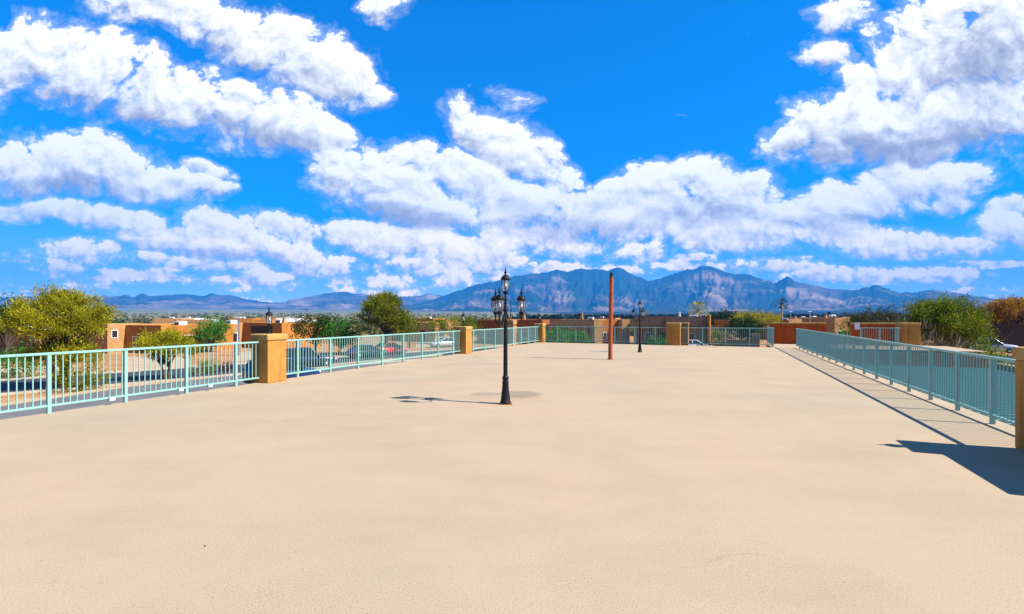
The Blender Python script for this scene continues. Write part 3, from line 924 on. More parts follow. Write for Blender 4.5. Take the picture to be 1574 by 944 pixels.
tree('dry_bush', 'pale dry shrub left of the lively green tree', b, [(0, 0, 2.7, 1.9, 1.5, 1.3)], 'twig', 80, 26, .28, .11, .12, trunk=.08, wisp=.4, bark='bark_grey', cat='bush')
b = at(1548, 0, 66); b.z = GZ
tree('ash_tree', 'rust orange tree above the dark house at the right edge', b, canopy(31, .8, 5.0, 4.2, 2.4, 1.6, 16, 1.0), 'leaf_rust', 300, 40, .28, .12, .4, trunk=.17, wisp=.45)
b = at(1500, 0, 58); b.z = GZ
tree('bare_tree', 'thin leafless tree sticking up beside the rust orange tree', b, [(0, 0, 5.3, 1.2, 1.2, 1.4)], 'twig', 26, 10, .2, .22, .05, trunk=.10, wisp=.7, ntwig=26)
for px, py, r, h, mt, lab in ((1545, 585, .9, 1.3, 'leaf_green', 'green shrub beyond the annex parapet by the cut off pillar'), (1500, 580, .7, .9, 'leaf_mesq', 'olive shrub beyond the annex parapet next to the green shrub')):
    b = ground(px, py); b = Vector((b.x * .95, b.y * .95, GZ))
    bush(lab, b, r, h + .5, mt, 60, 24, .06)
for px, Yd, r, h, mt, lab in ((1520, 41, 1.2, 2.0, 'leaf_lime', 'yellowish shrub below the parked pale car at the right'), (1285, 50, 1.5, 3.2, 'leaf_green', 'green shrub behind the far end of the right railing'), (1300, 52, 1.6, 3.3, 'leaf_lime', 'light green shrub left of the white notice')):
    b = at(px, 0, Yd); b.z = GZ
    bush(lab, b, r, h, mt, 80, 24, .08)


def palm(label, x, ytop, Y, r, n=26, kind='full'):
    b = at(x, 0, Y); b.z = GZ
    top = at(x, ytop, Y).z - GZ
    e = empty('palm_tree', b, 0, label, 'palm tree', TG)
    h = top - r * .75
    MB().tube([(0, 0, -.1), (.04, 0, h * .5), (0, .03, h)], [.27, .2, .22], 9).build('trunk', M['bark_grey'], e)
    rng = random.Random(int(x))
    mb = MB()
    for i in range(n):
        a = 2.4 * i; el = 1.3 - 2.0 * i / n
        d = Vector((math.cos(a) * math.cos(el), math.sin(a) * math.cos(el), math.sin(el)))
        tip = Vector((0, 0, h)) + d * r * .55
        mb.tube([(0, 0, h), tip], [.03, .018], 4, cap=False)
        side = d.cross(Vector((0, 0, 1))).normalized()
        for k in range(-5, 6):                       # fan of folded segments
            q = k * .23
            v = (d * math.cos(q) + side * math.sin(q))
            L_ = r * .55 * (1 - .04 * abs(k)) * rng.uniform(.85, 1.1)
            w = side.cross(v).normalized() * .02 + side * .05
            end = tip + v * L_ + Vector((0, 0, -.18 * r * rng.random()))
            mid = tip.lerp(end, .5)
            mb.add([tip, mid + w, end, mid - w], [(0, 1, 2, 3)])
    mb.build('crown', M['leaf_palo' if kind == 'full' else 'leaf_dark'], e)


palm('bushy fan palm with golden fronds above the shingle roofed house', 1073, 464, 105, 2.6, 34)
palm('tall slender fan palm standing alone above the red parapet wall', 1201.5, 459.5, 112, 1.7, 22, 'thin')

# ------------------------------------------------------------------ houses
HG = 'flat roofed stucco houses around the terrace'


def width_to(x0, Y0, x1):
    X0 = (x0 - CX) / FPX * Y0; r = (x1 - CX) / FPX
    return (r * Y0 - X0) / (CS + r * SN)


def zt(y, Y): return EYE - (y - HY) / FPX * Y - GZ


class House:
    """local x runs along the front to the right, y to the back; z from the street level"""
    def __init__(self, label, x, Y, rz=None, group=HG, name='house', cat='house'):
        o = at(x, 0, Y); o.z = GZ
        self.e = empty(name, o, -TH if rz is None else rz, label, cat, group)

    def block(self, x0, x1, y0, y1, h, mat, par=.35, z0=-.2):
        t = .25
        mb = MB()
        V = []
        for (a, b, c, d, z) in ((x0, x1, y0, y1, z0), (x0, x1, y0, y1, h), (x0 + t, x1 - t, y0 + t, y1 - t, h), (x0 + t, x1 - t, y0 + t, y1 - t, h - par)):
            V += [(a, c, z), (b, c, z), (b, d, z), (a, d, z)]
        fs = []
        for k in range(3):
            for i in range(4):
                fs.append((4 * k + i, 4 * k + (i + 1) % 4, 4 * k + 4 + (i + 1) % 4, 4 * k + 4 + i))
        mb.add(V, fs)
        mb.build('wall', M[mat], self.e, .05, 2)
        MB().box(x0 + t + .003, x1 - t - .003, y0 + t + .003, y1 - t - .003, h - par - .1, h - par + .004).build('roof', M['roof_gravel'], self.e)
        return self

    def window(self, x0, x1, z0, z1, y):
        f = MB()
        w = .07
        for a in ((x0 - w, x0, z0 - w, z1 + w), (x1, x1 + w, z0 - w, z1 + w), (x0, x1, z0 - w, z0), (x0, x1, z1, z1 + w), ((x0 + x1) / 2 - .03, (x0 + x1) / 2 + .03, z0, z1)):
            f.box(a[0], a[1], y - .06, y - .004, a[2], a[3])
        fo = f.build('window', M['trim_white'], self.e)
        MB().box(x0 + .002, x1 - .002, y - .03, y - .006, z0 + .002, z1 - .002).build('pane', M['glass_dark'], fo)
        return self

    def side_window(self, y0, y1, z0, z1, x):
        fo = MB()
        w = .07
        for a in ((y0 - w, y0, z0 - w, z1 + w), (y1, y1 + w, z0 - w, z1 + w), (y0, y1, z0 - w, z0), (y0, y1, z1, z1 + w)):
            fo.box(x + .004, x + .06, a[0], a[1], a[2], a[3])
        fo = fo.build('window', M['trim_white'], self.e)
        MB().box(x + .006, x + .03, y0 + .002, y1 - .002, z0 + .002, z1 - .002).build('pane', M['glass_dark'], fo)
        return self

    def slab(self, name, x0, x1, y0, y1, z0, z1, mat, bevel=0):
        MB().box(x0, x1, y0, y1, z0, z1).build(name, M[mat], self.e, bevel)
        return self

    def chimney(self, x, y, z, h=.9, w=.55, mat='house_tan'):
        mb = MB().lathe([(w * .75, 0), (w * .7, h * .35), (w * .45, h * .7), (w * .42, h)], 4)
        o = mb.build('chimney', M[mat], self.e, .04)
        o.location = (x, y, z); o.rotation_euler = (0, 0, math.pi / 4)
        return self

    def unit(self, x, y, z, w=1.1, h=.8):
        c = MB().box(x, x + w, y, y + w, z, z + h).build('cooler', M['plastic_white'], self.e, .04)
        MB().box(x + .15, x + w - .15, y - .02, y - .003, z + .15, z + h - .2).build('louvre', M['dark'], c)
        return self


# far left house with the white fascia
o = at(58, 0, 50)
h = House('house with white flat roof edge and dark porch at the far left', 58, 50, name='house')
h.e.location = Vector((o.x - 15 * CS, o.y + 15 * SN, GZ))
h.block(0, 12.9, 2.6, 4.6, 3.3, 'house_brown')
h.slab('porch_roof', 0, 15, 0, 4.2, 3.33, 3.62, 'trim_white')
for x in (.2, 5, 10, 14.7): h.slab('column', x - .12, x + .12, .2, .44, 0, 3.326, 'house_brown')
h.window(2, 4, 1, 2.3, 2.6); h.window(7.5, 9.5, 1, 2.3, 2.6)

h = House('tan stepped house behind the big yellow green tree', 165, 62)
w = width_to(165, 62, 193)
h.block(-9, 0, 0, 9, zt(498.5, 62), 'house_tan')
h.side_window(.5, 1.1, 2.0, 2.9, 0)
h.block(.004, 7.2, 2.06, 12, zt(499.5, 64), 'house_orange')
h.window(1.6, 3.0, .9, 2.1, 2.06)
h.slab('garage_door', 4.2, 6.6, 2.0, 2.055, 0, 2.2, 'trim_white')
h.unit(3.5, 6, zt(499.5, 64) - .34).chimney(1.0, 8, zt(499.5, 64) - .34, 1.0)
h.side_window(5, 6.2, 1.0, 2.2, 7.2)

h = House('orange house with a dark garage opening left of the near pillar', 305, 74)
h.block(0, 6.2, 0, 8, zt(497, 74), 'house_tan')
h.block(6.204, 14.2, 2.6, 11, zt(496, 74), 'house_orange')
h.slab('garage_shade', 8.0, 12.3, 2.55, 2.596, 0.02, zt(501, 74), 'dark')  # flat dark sheet standing in for the shade inside the garage
h.window(1, 2.4, .9, 2.2, 0)
h.side_window(.5, 1.6, .9, 2.2, 6.2)
h.unit(2.0, 3, zt(497, 74) - .34).unit(9, 6, zt(496, 74) - .34).chimney(12, 5, zt(496, 74) - .34, 1.1)

h = House('pale tan house showing between the open tree and the shaggy tree', 600, 96)
h.block(0, 4.5, 0, 8, zt(497, 96), 'house_orange')
h.block(4.504, 11.5, -2.2, 9, zt(495, 96), 'house_tan')
h.window(5.5, 7, .9, 2.1, -2.2).slab('door', 8.4, 9.5, -2.26, -2.204, 0, 2.1, 'dark').chimney(2, 3, zt(497, 96) - .3, 1.2)
h.side_window(-1, .4, .9, 2.1, 11.5)

h = House('red brown flat roofed house behind the near black lamp post', 733, 86)
w = width_to(733, 86, 832)
h.block(0, w * .42, 0, 9, zt(491, 86), 'house_red')
h.block(w * .42 + .004, w * .62, -1.2, 9, zt(492, 84), 'house_tan')
h.block(w * .62 + .004, w, .5, 10, zt(491.5, 82), 'house_red')
h.window(1.2, 2.8, 1, 2.2, 0).window(w * .7, w * .7 + 1.6, 1, 2.2, .5)
h.slab('door', w * .47, w * .47 + 1.1, -1.26, -1.204, 0, 2.2, 'dark')
h.chimney(w * .36, 4, zt(491, 86) - .35, 1.1).chimney(w * .58, 5, zt(492, 84) - .35, 1.4, .6)
h.slab('fascia', -.02, w * .42 - .02, -.05, -.004, zt(491, 86) - .22, zt(491, 86) - .0, 'house_tan')

h = House('shingle fronted house with a tan chimney left of the rust pole', 843, 82)
w = width_to(843, 82, 912)
H1, H2 = zt(491, 81), zt(501, 81)
h.block(0, w, 2.2, 10, H1 - .02, 'house_brown')
mb = MB(); mb.add([(0, .5, H2), (w, .5, H2), (w, .68, H1), (0, .68, H1), (0, 2.196, H2), (w, 2.196, H2), (w, 2.196, H1), (0, 2.196, H1)],
                  [(0, 1, 2, 3), (4, 7, 6, 5), (0, 4, 5, 1), (3, 2, 6, 7), (0, 3, 7, 4), (1, 5, 6, 2)])
mb.build('shingle_parapet', M['shingle'], h.e)
for x in (.25, w * .48, w * .80, w - .3): h.slab('column', x - .3, x + .3, .6, 1.1, 0, H2 - .004, 'house_brown')
h.window(1.2, 2.7, .8, 2.2, 2.2).window(w * .6, w * .6 + 1.3, .8, 2.2, 2.2)
h.chimney(w * .58, 5, H1 - .35, 1.55, .5).unit(w * .72, 5, H1 - .35, .9, .7)
h = House('small sunlit tan stepped house right behind the rust pole', 913, 80.5, R(8))
h.block(0, 1.3, -.5, 9, zt(491.5, 80), 'house_tan')
h.block(1.304, 4.6, 1.2, 9, zt(492, 79), 'house_orange')
h.block(4.604, 6.0, -.5, 9, zt(491.5, 79), 'house_tan')
h.slab('door', 3.0, 4.0, 1.14, 1.196, 0, 2.1, 'dark').window(1.6, 2.5, .9, 2.0, 1.2)
h.slab('courtyard_wall', 2.9, 5.1, -1.3, -1.05, 0, 1.45, 'house_tan', .04)

h = House('long brown shingle fronted house between the lamp post and the white car', 972, 77)
w = width_to(972, 77, 1087)
H1, H2 = zt(486.5, 76), zt(500.5, 76)
h.block(0, w, 2.2, 11, H1 - .02, 'house_brown')
mb = MB()
for a, b_, y0, y1 in ((0, w * .47, .5, .68), (w * .47 + .004, w - .004, -.6, -.42)):
    mb = MB(); mb.add([(a, y0, H2), (b_, y0, H2), (b_, y1, H1), (a, y1, H1), (a, 2.196, H2), (b_, 2.196, H2), (b_, 2.196, H1), (a, 2.196, H1)],
                      [(0, 1, 2, 3), (4, 7, 6, 5), (0, 4, 5, 1), (3, 2, 6, 7), (0, 3, 7, 4), (1, 5, 6, 2)])
    mb.build('shingle_parapet', M['shingle'], h.e)
for x in (.3, w * .10, w * .30, w * .46): h.slab('column', x - .2, x + .2, .65, 1.05, 0, H2 - .004, 'house_brown')
h.block(w * .55, w * .98, .6, 2.196, H2 - .004, 'house_brown', z0=-.1)
h.window(w * .70, w * .70 + 1.5, .9, 2.1, .6).window(w * .15, w * .15 + 1.6, .9, 2.1, 2.2)
h.slab('door', w * .36, w * .36 + 1.0, 2.14, 2.196, 0, 2.1, 'dark')
h.slab('fin_wall', w, w + .4, -1.4, 11, -.2, zt(484.5, 73), 'house_orange', .04)
h.chimney(w * .62, 4, H1 - .35, 1.1, .4, 'trim_white').unit(w * .75, 5, H1 - .35, 1.2, .6).unit(w * .9, 5, H1 - .35, .9, .7)

h = House('small orange house far behind the clipped hedge', 1098, 112)
w = width_to(1098, 112, 1121)
h.block(0, w, 0, 8, zt(491.5, 111), 'house_orange'); h.slab('fascia', -.1, w + .1, -.1, -.004, zt(493.5, 111), zt(491, 111), 'house_tan').window(1, 2.2, .9, 2, 0)
h = House('low brown garden wall beyond the right part of the far railing', 1112, 68, name='garden_wall', cat='wall', group=None)
w = width_to(1112, 68, 1168)
h.slab('body', 0, w * .78, 0, .25, -.1, 1.55, 'house_brown', .03).slab('gate_pier', w * .785, w, -.12, .35, -.1, 2.35, 'house_tan', .03)

# houses right of the parapet wall: fronts turned to the sun
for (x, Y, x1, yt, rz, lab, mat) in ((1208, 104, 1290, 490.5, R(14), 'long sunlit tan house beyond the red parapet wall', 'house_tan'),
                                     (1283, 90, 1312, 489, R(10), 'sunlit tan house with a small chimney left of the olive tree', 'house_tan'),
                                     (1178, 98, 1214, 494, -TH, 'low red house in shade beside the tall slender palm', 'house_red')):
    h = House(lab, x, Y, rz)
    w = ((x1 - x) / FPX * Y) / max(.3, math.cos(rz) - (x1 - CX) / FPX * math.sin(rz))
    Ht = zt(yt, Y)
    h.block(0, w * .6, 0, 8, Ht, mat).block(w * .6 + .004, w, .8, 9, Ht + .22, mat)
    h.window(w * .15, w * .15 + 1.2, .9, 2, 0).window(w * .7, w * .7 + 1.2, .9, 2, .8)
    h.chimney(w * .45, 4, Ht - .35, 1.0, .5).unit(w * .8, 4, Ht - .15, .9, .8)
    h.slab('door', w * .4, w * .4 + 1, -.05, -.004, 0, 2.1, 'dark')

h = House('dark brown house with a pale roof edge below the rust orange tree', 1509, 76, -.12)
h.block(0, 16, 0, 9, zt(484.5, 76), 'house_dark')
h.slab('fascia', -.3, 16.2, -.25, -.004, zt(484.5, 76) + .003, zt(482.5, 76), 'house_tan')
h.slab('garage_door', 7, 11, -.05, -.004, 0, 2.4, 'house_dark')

# rooftops spread through the town beyond
FG = 'distant flat roofed houses of the town'
rngh = random.Random(5)
for (x, Y, wd, y, mat, lab) in ((236, 150, 13, 489.5, 'house_tan', 'distant pale house peeping over the orange house at the far left'),
                                (268, 175, 11, 489, 'trim_white', 'distant white walled house above the small yellow green tree'),
                                (352, 160, 12, 489.5, 'house_orange', 'distant orange house right of the round tree top'),
                                (392, 190, 14, 488.5, 'house_tan', 'distant tan house beside the near pillar lantern, left of it'),
                                (424, 170, 12, 489.5, 'trim_white', 'distant white house beside the near pillar lantern, right of it'),
                                (450, 210, 12, 488, 'house_tan', 'distant tan house left of the dark tree pair'),
                                (640, 180, 12, 489.5, 'house_orange', 'distant orange house behind the broad yellow green tree'),
                                (905, 165, 15, 488.8, 'house_brown', 'distant brown house above the tan porch next to the rust pole'),
                                (1135, 200, 15, 488.6, 'house_tan', 'distant tan house behind the golden tree'),
                                (1236, 190, 15, 488.2, 'house_brown', 'distant brown house above the long sunlit tan house')):
    h = House(lab, x, Y, -TH if rngh.random() < .6 else .2, FG)
    Ht = zt(y, Y)
    h.block(0, wd * .6, 0, 9, Ht, mat).block(wd * .6 + .004, wd, 1, 10, Ht - .4, mat)
    h.window(1.5, 3, .9, 2.1, 0).window(wd * .75, wd * .75 + 1.3, .9, 2.1, 1)
    h.unit(wd * .2, 4, Ht - .35)

# street poles
for x, y0, y1, Y, r, lab in ((366.8, 489, 0, 58, .09, 'grey metal light pole by the driveway of the orange house'),
                             (1215.5, 479.5, 0, 95, .08, 'short thin pale pole right of the slender palm'),
                             (1245, 479.5, 0, 92, .11, 'thicker pale pole above the red parapet wall'),
                             (1389.5, 464, 0, 120, .1, 'dark utility pole left of the lively green tree')):
    b = at(x, 0, Y); b.z = GZ
    e = empty('street_pole', b, 0, lab, 'pole', 'thin poles among the houses')
    tp = zt(y0, Y)
    MB().lathe([(r * 1.2, 0), (r, 1), (r * .8, tp)], 10).build('shaft', M['bark'] if x > 1300 else M['rim'], e)
    MB().box(-.35, .25, -.1, .1, tp + .001, tp + .12).build('head', M['plastic_white'] if x < 1300 else M['bark'], e, .02)

# ------------------------------------------------------------------ vehicles
CG = 'cars parked in the streets round the terrace'
STA = {
    'sedan': dict(L=4.6, w=.90, z0=.22, body=[(-2.3, .62, .40, .66), (-2.2, .80, .26, .86), (-1.6, .88, .20, .95), (-.9, .90, .19, .96), (.5, .90, .19, .94), (1.1, .89, .19, .90), (1.7, .86, .20, .80), (2.15, .76, .25, .68), (2.3, .60, .36, .58)],
                  cab=[(-1.75, .95), (-1.05, 1.40), (.15, 1.44), (1.05, .92)]),
    'suv': dict(L=4.8, w=.95, z0=.25, body=[(-2.4, .80, .45, 1.0), (-2.3, .90, .32, 1.12), (-1.5, .95, .27, 1.14), (-.5, .95, .26, 1.12), (.8, .95, .26, 1.10), (1.2, .94, .27, 1.06), (1.9, .90, .29, 1.00), (2.25, .82, .34, .88), (2.4, .66, .42, .72)],
                cab=[(-2.32, 1.12), (-2.0, 1.74), (.1, 1.80), (.95, 1.08)]),
}


def car(kind, paint, loc, rz, label):
    S = STA[kind]
    e = empty('car', loc, rz, label, 'car', CG)
    prof = lambda w, zl, zh: [(-w * .80, zl), (-w * .97, zl + .12), (-w, (zl + zh) / 2), (-w * .97, zh - .12), (-w * .80, zh), (0, zh + .03), (w * .80, zh), (w * .97, zh - .12), (w, (zl + zh) / 2), (w * .97, zl + .12), (w * .80, zl), (0, zl - .01)]
    vs = []
    for x, w, zl, zh in S['body']:
        vs += [(x, y, z) for y, z in prof(w, zl, zh)]
    k = 12; n = len(S['body'])
    fs = [(i * k + j, (i + 1) * k + j, (i + 1) * k + (j + 1) % k, i * k + (j + 1) % k) for i in range(n - 1) for j in range(k)]
    fs += [tuple(range(k)), tuple(range((n - 1) * k, n * k))[::-1]]
    mb = MB(); mb.add(vs, fs, True)
    bo = mb.build('body', M[paint], e)
    w = S['w']
    c = S['cab']
    gl = MB()
    pts = []
    for x, z in c:
        ww = w * .92 if z < 1.2 and (x, z) in (c[0], c[-1]) else w * .74
        pts += [(x, -ww, z - .03), (x, ww, z - .03)]
    gl.add(pts, [(0, 1, 3, 2), (2, 3, 5, 4), (4, 5, 7, 6), (0, 2, 4, 6), (1, 7, 5, 3), (0, 6, 7, 1)])
    gl.build('windows', M['glass_dark'], e, .03)
    rf = MB(); x0, x1 = c[1][0], c[2][0]; zr = max(c[1][1], c[2][1])
    rf.box(x0 - .12, x1 + .16, -w * .75, w * .75, zr - .06, zr + .02)
    rf.build('roof', M[paint], e, .05, 3)
    for sy in (-1, 1):                                           # roof posts
        for xa, za, xb, zb in ((c[0][0], c[0][1] - .02, c[1][0], c[1][1] - .02), (c[3][0], c[3][1] - .02, c[2][0], c[2][1] - .02), (-.35, .98, -.42, zr - .04)):
            MB().tube([(xa, sy * w * .93, za), (xb, sy * w * .755, zb)], .045, 6).build('roof_post', M[paint], e)
        MB().box(S['body'][-2][0] - .06, S['body'][-2][0] + .10, sy * .62 - .15, sy * .62 + .15, S['body'][-2][3] - .2, S['body'][-2][3] - .06).build('headlight', M['lamp_clear'], e, .03)
        MB().box(S['body'][1][0] - .10, S['body'][1][0] + .02, sy * .66 - .15, sy * .66 + .12, S['body'][1][3] - .26, S['body'][1][3] - .08).build('taillight', M['lamp_red'], e, .03)
        MB().box(.78, .95, sy * (w + .09) - .08, sy * (w + .09) + .08, .95 if kind == 'sedan' else 1.12, 1.08 if kind == 'sedan' else 1.26).build('mirror', M[paint], e, .03)
        for wx in (-1.42, 1.42):
            wh = MB().lathe([(.20, -.11), (.31, -.11), (.335, -.07), (.335, .07), (.31, .11), (.20, .11)], 18).build('wheel', M['tyre'], e)
            wh.location = (wx, sy * (w - .10), .335); wh.rotation_euler = (R(90), 0, 0)
            MB().lathe([(.03, -.125), (.20, -.105), (.205, .105), (.03, .125)], 10).build('rim', M['rim'], wh)
    MB().box(S['body'][0][0] - .03, S['body'][0][0] + .1, -.55, .55, .38, .52).build('bumper', M['dark'], e, .02)
    return e


ra = math.atan2(dv.y, dv.x)
b = ground(600, 544.5); car('sedan', 'paint_red', Vector((b.x, b.y, GZ + .01)), ra + .05, 'red car parked at the kerb under the shaggy tree')
b = ground(682, 533.5); car('sedan', 'paint_silver', Vector((b.x, b.y, GZ + .01)), ra + math.pi - .2, 'silver car left of the second pillar')
b = at(474, 0, 45); car('suv', 'paint_navy', Vector((b.x, b.y, GZ + .01)), ra - .35, 'dark navy van like car behind the railing right of the near pillar')
b = at(436, 0, 33.5); car('suv', 'paint_blue', Vector((b.x, b.y, GZ + .01)), ra + .1, 'blue car half hidden behind the near pillar')
b = at(1069, 0, 67.5); car('sedan', 'paint_white', Vector((b.x, b.y, GZ + .01)), -TH + .05, 'white car whose roof shows beyond the far railing')
b = at(1524, 0, 60); car('suv', 'paint_silver', Vector((b.x, b.y, GZ + .25)), -.6, 'pale car in front of the dark house at the right')
b = at(563, 0, 56); car('sedan', 'paint_navy', Vector((b.x, b.y, GZ + .01)), ra + .04, 'dark car parked left of the red car')

# ------------------------------------------------------------------ valley scrub and dark clumps for the cloud shadow
def clumps(name, pts, rad, per, leaf, mat, seed):
    rng = np.random.default_rng(seed)
    P = np.repeat(pts, per, 0); r = np.repeat(rad, per)
    q = rng.normal(size=P.shape) * .42
    q[:, 2] = np.abs(q[:, 2]) * .9 + .1
    P = P + q * r[:, None]
    V, Fc = leaf_quads(rng, P, 1.0, .6)
    V = V.reshape(-1, 4, 3); C = P[:, None, :]
    V = (C + (V - C) * (r * leaf)[:, None, None]).reshape(-1, 3)
    o = link(name, np_mesh(name, V, Fc, M[mat]))
    return tag(o, kind='stuff')


rng = np.random.default_rng(9)
n = 2600
d = np.exp(rng.uniform(math.log(115), math.log(2600), n)); a = rng.uniform(-.86, .86, n)
X, Yv = d * np.sin(a), d * np.cos(a)
Zg = GZ + 7.2e-5 * np.maximum(0, d - 300) ** 1.6
rad = rng.uniform(1.0, 2.4, n) * (1 + d / 900)
pts = np.stack([X, Yv, Zg - .2], 1)
clumps('desert_scrub', pts, rad, 22, .30, 'leaf_scrub', 4)
n = 900
d = np.exp(rng.uniform(math.log(260), math.log(1500), n)); a = rng.uniform(-.0, .86, n) ** .9
X, Yv = d * np.sin(a), d * np.cos(a)
Zg = GZ + 7.2e-5 * np.maximum(0, d - 300) ** 1.6
clumps('cloud_shade_clumps', np.stack([X, Yv, Zg], 1), rng.uniform(2.6, 4.2, n) * (1 + d / 1500), 26, .34, 'leaf_cloud_shade', 5)  # dark leaf clumps standing in for the cloud shadow on the valley
n = 160
d = rng.uniform(210, 420, n); a = rng.uniform(-.86, -.05, n)
X, Yv = d * np.sin(a), d * np.cos(a)
clumps('town_trees', np.stack([X, Yv, np.full(n, GZ)], 1), rng.uniform(1.8, 3.2, n), 60, .22, 'leaf_dark', 6)

# ------------------------------------------------------------------ mountains
MAIN = [(540, 479), (580, 476), (600, 473), (640, 467), (660, 462), (680, 455), (707, 446), (733, 437), (758, 433), (787, 426), (811, 421), (828, 421), (842, 418), (857, 414), (872, 418), (888, 413), (900, 414), (915, 413), (934, 416), (950.6, 410), (963, 417), (978, 425), (997, 431.5), (1012, 428.6), (1033, 422), (1056, 413), (1066, 414), (1080, 408.6), (1089, 408.6), (1100, 412), (1115, 419), (1134, 422), (1153, 422), (1172, 429.5), (1192, 434), (1210.6, 425), (1224, 434), (1239, 436), (1264, 442), (1280, 445), (1300, 446), (1320, 444.5), (1337, 441), (1345.5, 438), (1355, 441), (1366, 444.5), (1385, 450), (1408, 449), (1422, 447), (1434, 444.5), (1451, 447.6), (1469, 450), (1488, 453), (1540, 460), (1600, 463), (1700, 460), (1850, 466)]
LEFT = [(-250, 462), (-120, 456), (-40, 460), (40, 455), (100, 459), (152, 457), (160, 454), (170, 456), (191, 453.5), (207, 456), (219, 450.5), (231, 455), (254, 454), (278, 452), (296, 453), (313, 455), (325, 450.5), (337, 454), (353, 453), (374, 459), (400, 463), (429, 466), (445, 461), (474, 456), (500, 451), (514, 449.5), (529, 448), (542, 451), (556, 451.5), (575, 456), (598, 458), (617, 456), (640, 455), (659, 451), (676, 454), (700, 458), (740, 466), (790, 476)]


def ridged(x, y, z=0., oct_=5):
    s, a, f = 0., .5, 1.
    for i in range(oct_):
        s += a * (1 - abs(mnoise.noise((x * f, y * f, z + 7.3 * i))) * 1.9)
        a *= .5; f *= 2.05
    return s


def range_mesh(name, prof, Rr, depth_f, depth_b, step, seed, toe_amp, f0=.40, f1=.55):
    xs = np.arange(prof[0][0], prof[-1][0] + .1, step)
    yy = np.interp(xs, [p[0] for p in prof], [p[1] for p in prof])
    yy = yy + np.array([1.5 * (mnoise.noise((x * .09, seed, 0)) + .7 * mnoise.noise((x * .25, seed, 5)) + .5 * mnoise.noise((x * .6, seed, 9))) for x in xs])
    nu, nb = 72, 8
    V = []
    m = len(xs)
    for j in range(nu + nb + 1):
        u = j / nu
        for i, x in enumerate(xs):
            tx = (x - CX) / FPX
            az = math.atan(tx)
            Yd = Rr * math.cos(az)
            H = (HY - yy[i]) / FPX * Yd
            edge = min(1, min(i, m - 1 - i) / 14.)
            if u <= 1:
                w = 26 * mnoise.noise((x * .011, u * 1.7, seed + 3)) * (1 - u)
                sp = .62 * ridged((x + w) * .021, u * .55, seed, 5) + .38 * ridged((x + w * .7) * .05 + 3, u * 2.1, seed + 2, 5)
                fine = ridged((x + w * .6) * .10, u * 4.2, seed + 9, 4)
                fall = u ** 1.2
                cut = (1 - u) ** .7
                hh = fall * (1 - cut * 1.6 * max(0., .92 - sp)) - .30 * cut * max(0., .95 - fine) * fall
                hh += toe_amp * max(0, ridged((x + w) * .03, u * 2 + 4, seed + 5, 4) - .40) * math.sin(math.pi * min(1, u * 1.15)) * (1 - u)
                hh = max(0., hh) * (.94 + .06 * u)
                dist = Rr - depth_f * (1 - u)
            else:
                ub = (j - nu) / nb
                hh = (1 - ub) ** 1.2
                dist = Rr + depth_b * ub
            gz = GZ + 7.2e-5 * max(0, dist - 300) ** 1.6 - 6
            ridge_gz = GZ + 7.2e-5 * max(0, Rr - 300) ** 1.6 - 6
            z = gz + hh * max(0, H + EYE - ridge_gz) * edge
            V.append((dist * math.sin(az), dist * math.cos(az), z))
    Fq = np.array([(j * m + i, j * m + i + 1, (j + 1) * m + i + 1, (j + 1) * m + i) for j in range(nu + nb) for i in range(m - 1)])
    return link(name, np_mesh(name, np.array(V), Fq, mountain_material(name + '_rock', f0, f1), True))


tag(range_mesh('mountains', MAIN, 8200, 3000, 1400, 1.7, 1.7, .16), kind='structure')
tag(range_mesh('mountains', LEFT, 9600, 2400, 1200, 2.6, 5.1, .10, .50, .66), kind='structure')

# ------------------------------------------------------------------ haze
def haze():
    m = bpy.data.materials.new('air_haze')
    nt, ns, L = nodes(m)
    ns.remove(ns['Principled BSDF'])
    v = N(nt, 'ShaderNodeVolumePrincipled')
    v.inputs['Color'].default_value = (.03, .365, 1., 1)
    v.inputs['Density'].default_value = HAZE
    v.inputs['Anisotropy'].default_value = .0
    L.new(v.outputs[0], ns['Material Output'].inputs['Volume'])
    mb = MB().box(-11800, 11800, -11800, 11800, GZ - 3, 1150)
    return tag(mb.build('haze', m), kind='stuff')


HAZE = 1.12e-4
haze()

# ------------------------------------------------------------------ sun and sky
EL = R(45.5)
sdir = Vector((2.447, -.766, 0)).normalized()
az_sun = math.atan2(sdir.x, sdir.y)
sun = bpy.data.lights.new('sun', 'SUN')
sun.energy = 5.0
sun.angle = R(.53)
sun.color = (1., .95, .86)
so = bpy.data.objects.new('sun', sun); COL.objects.link(so)
tosun = Vector((sdir.x * math.cos(EL), sdir.y * math.cos(EL), math.sin(EL)))
so.rotation_euler = tosun.to_track_quat('Z', 'Y').to_euler()
so.location = tosun * 60

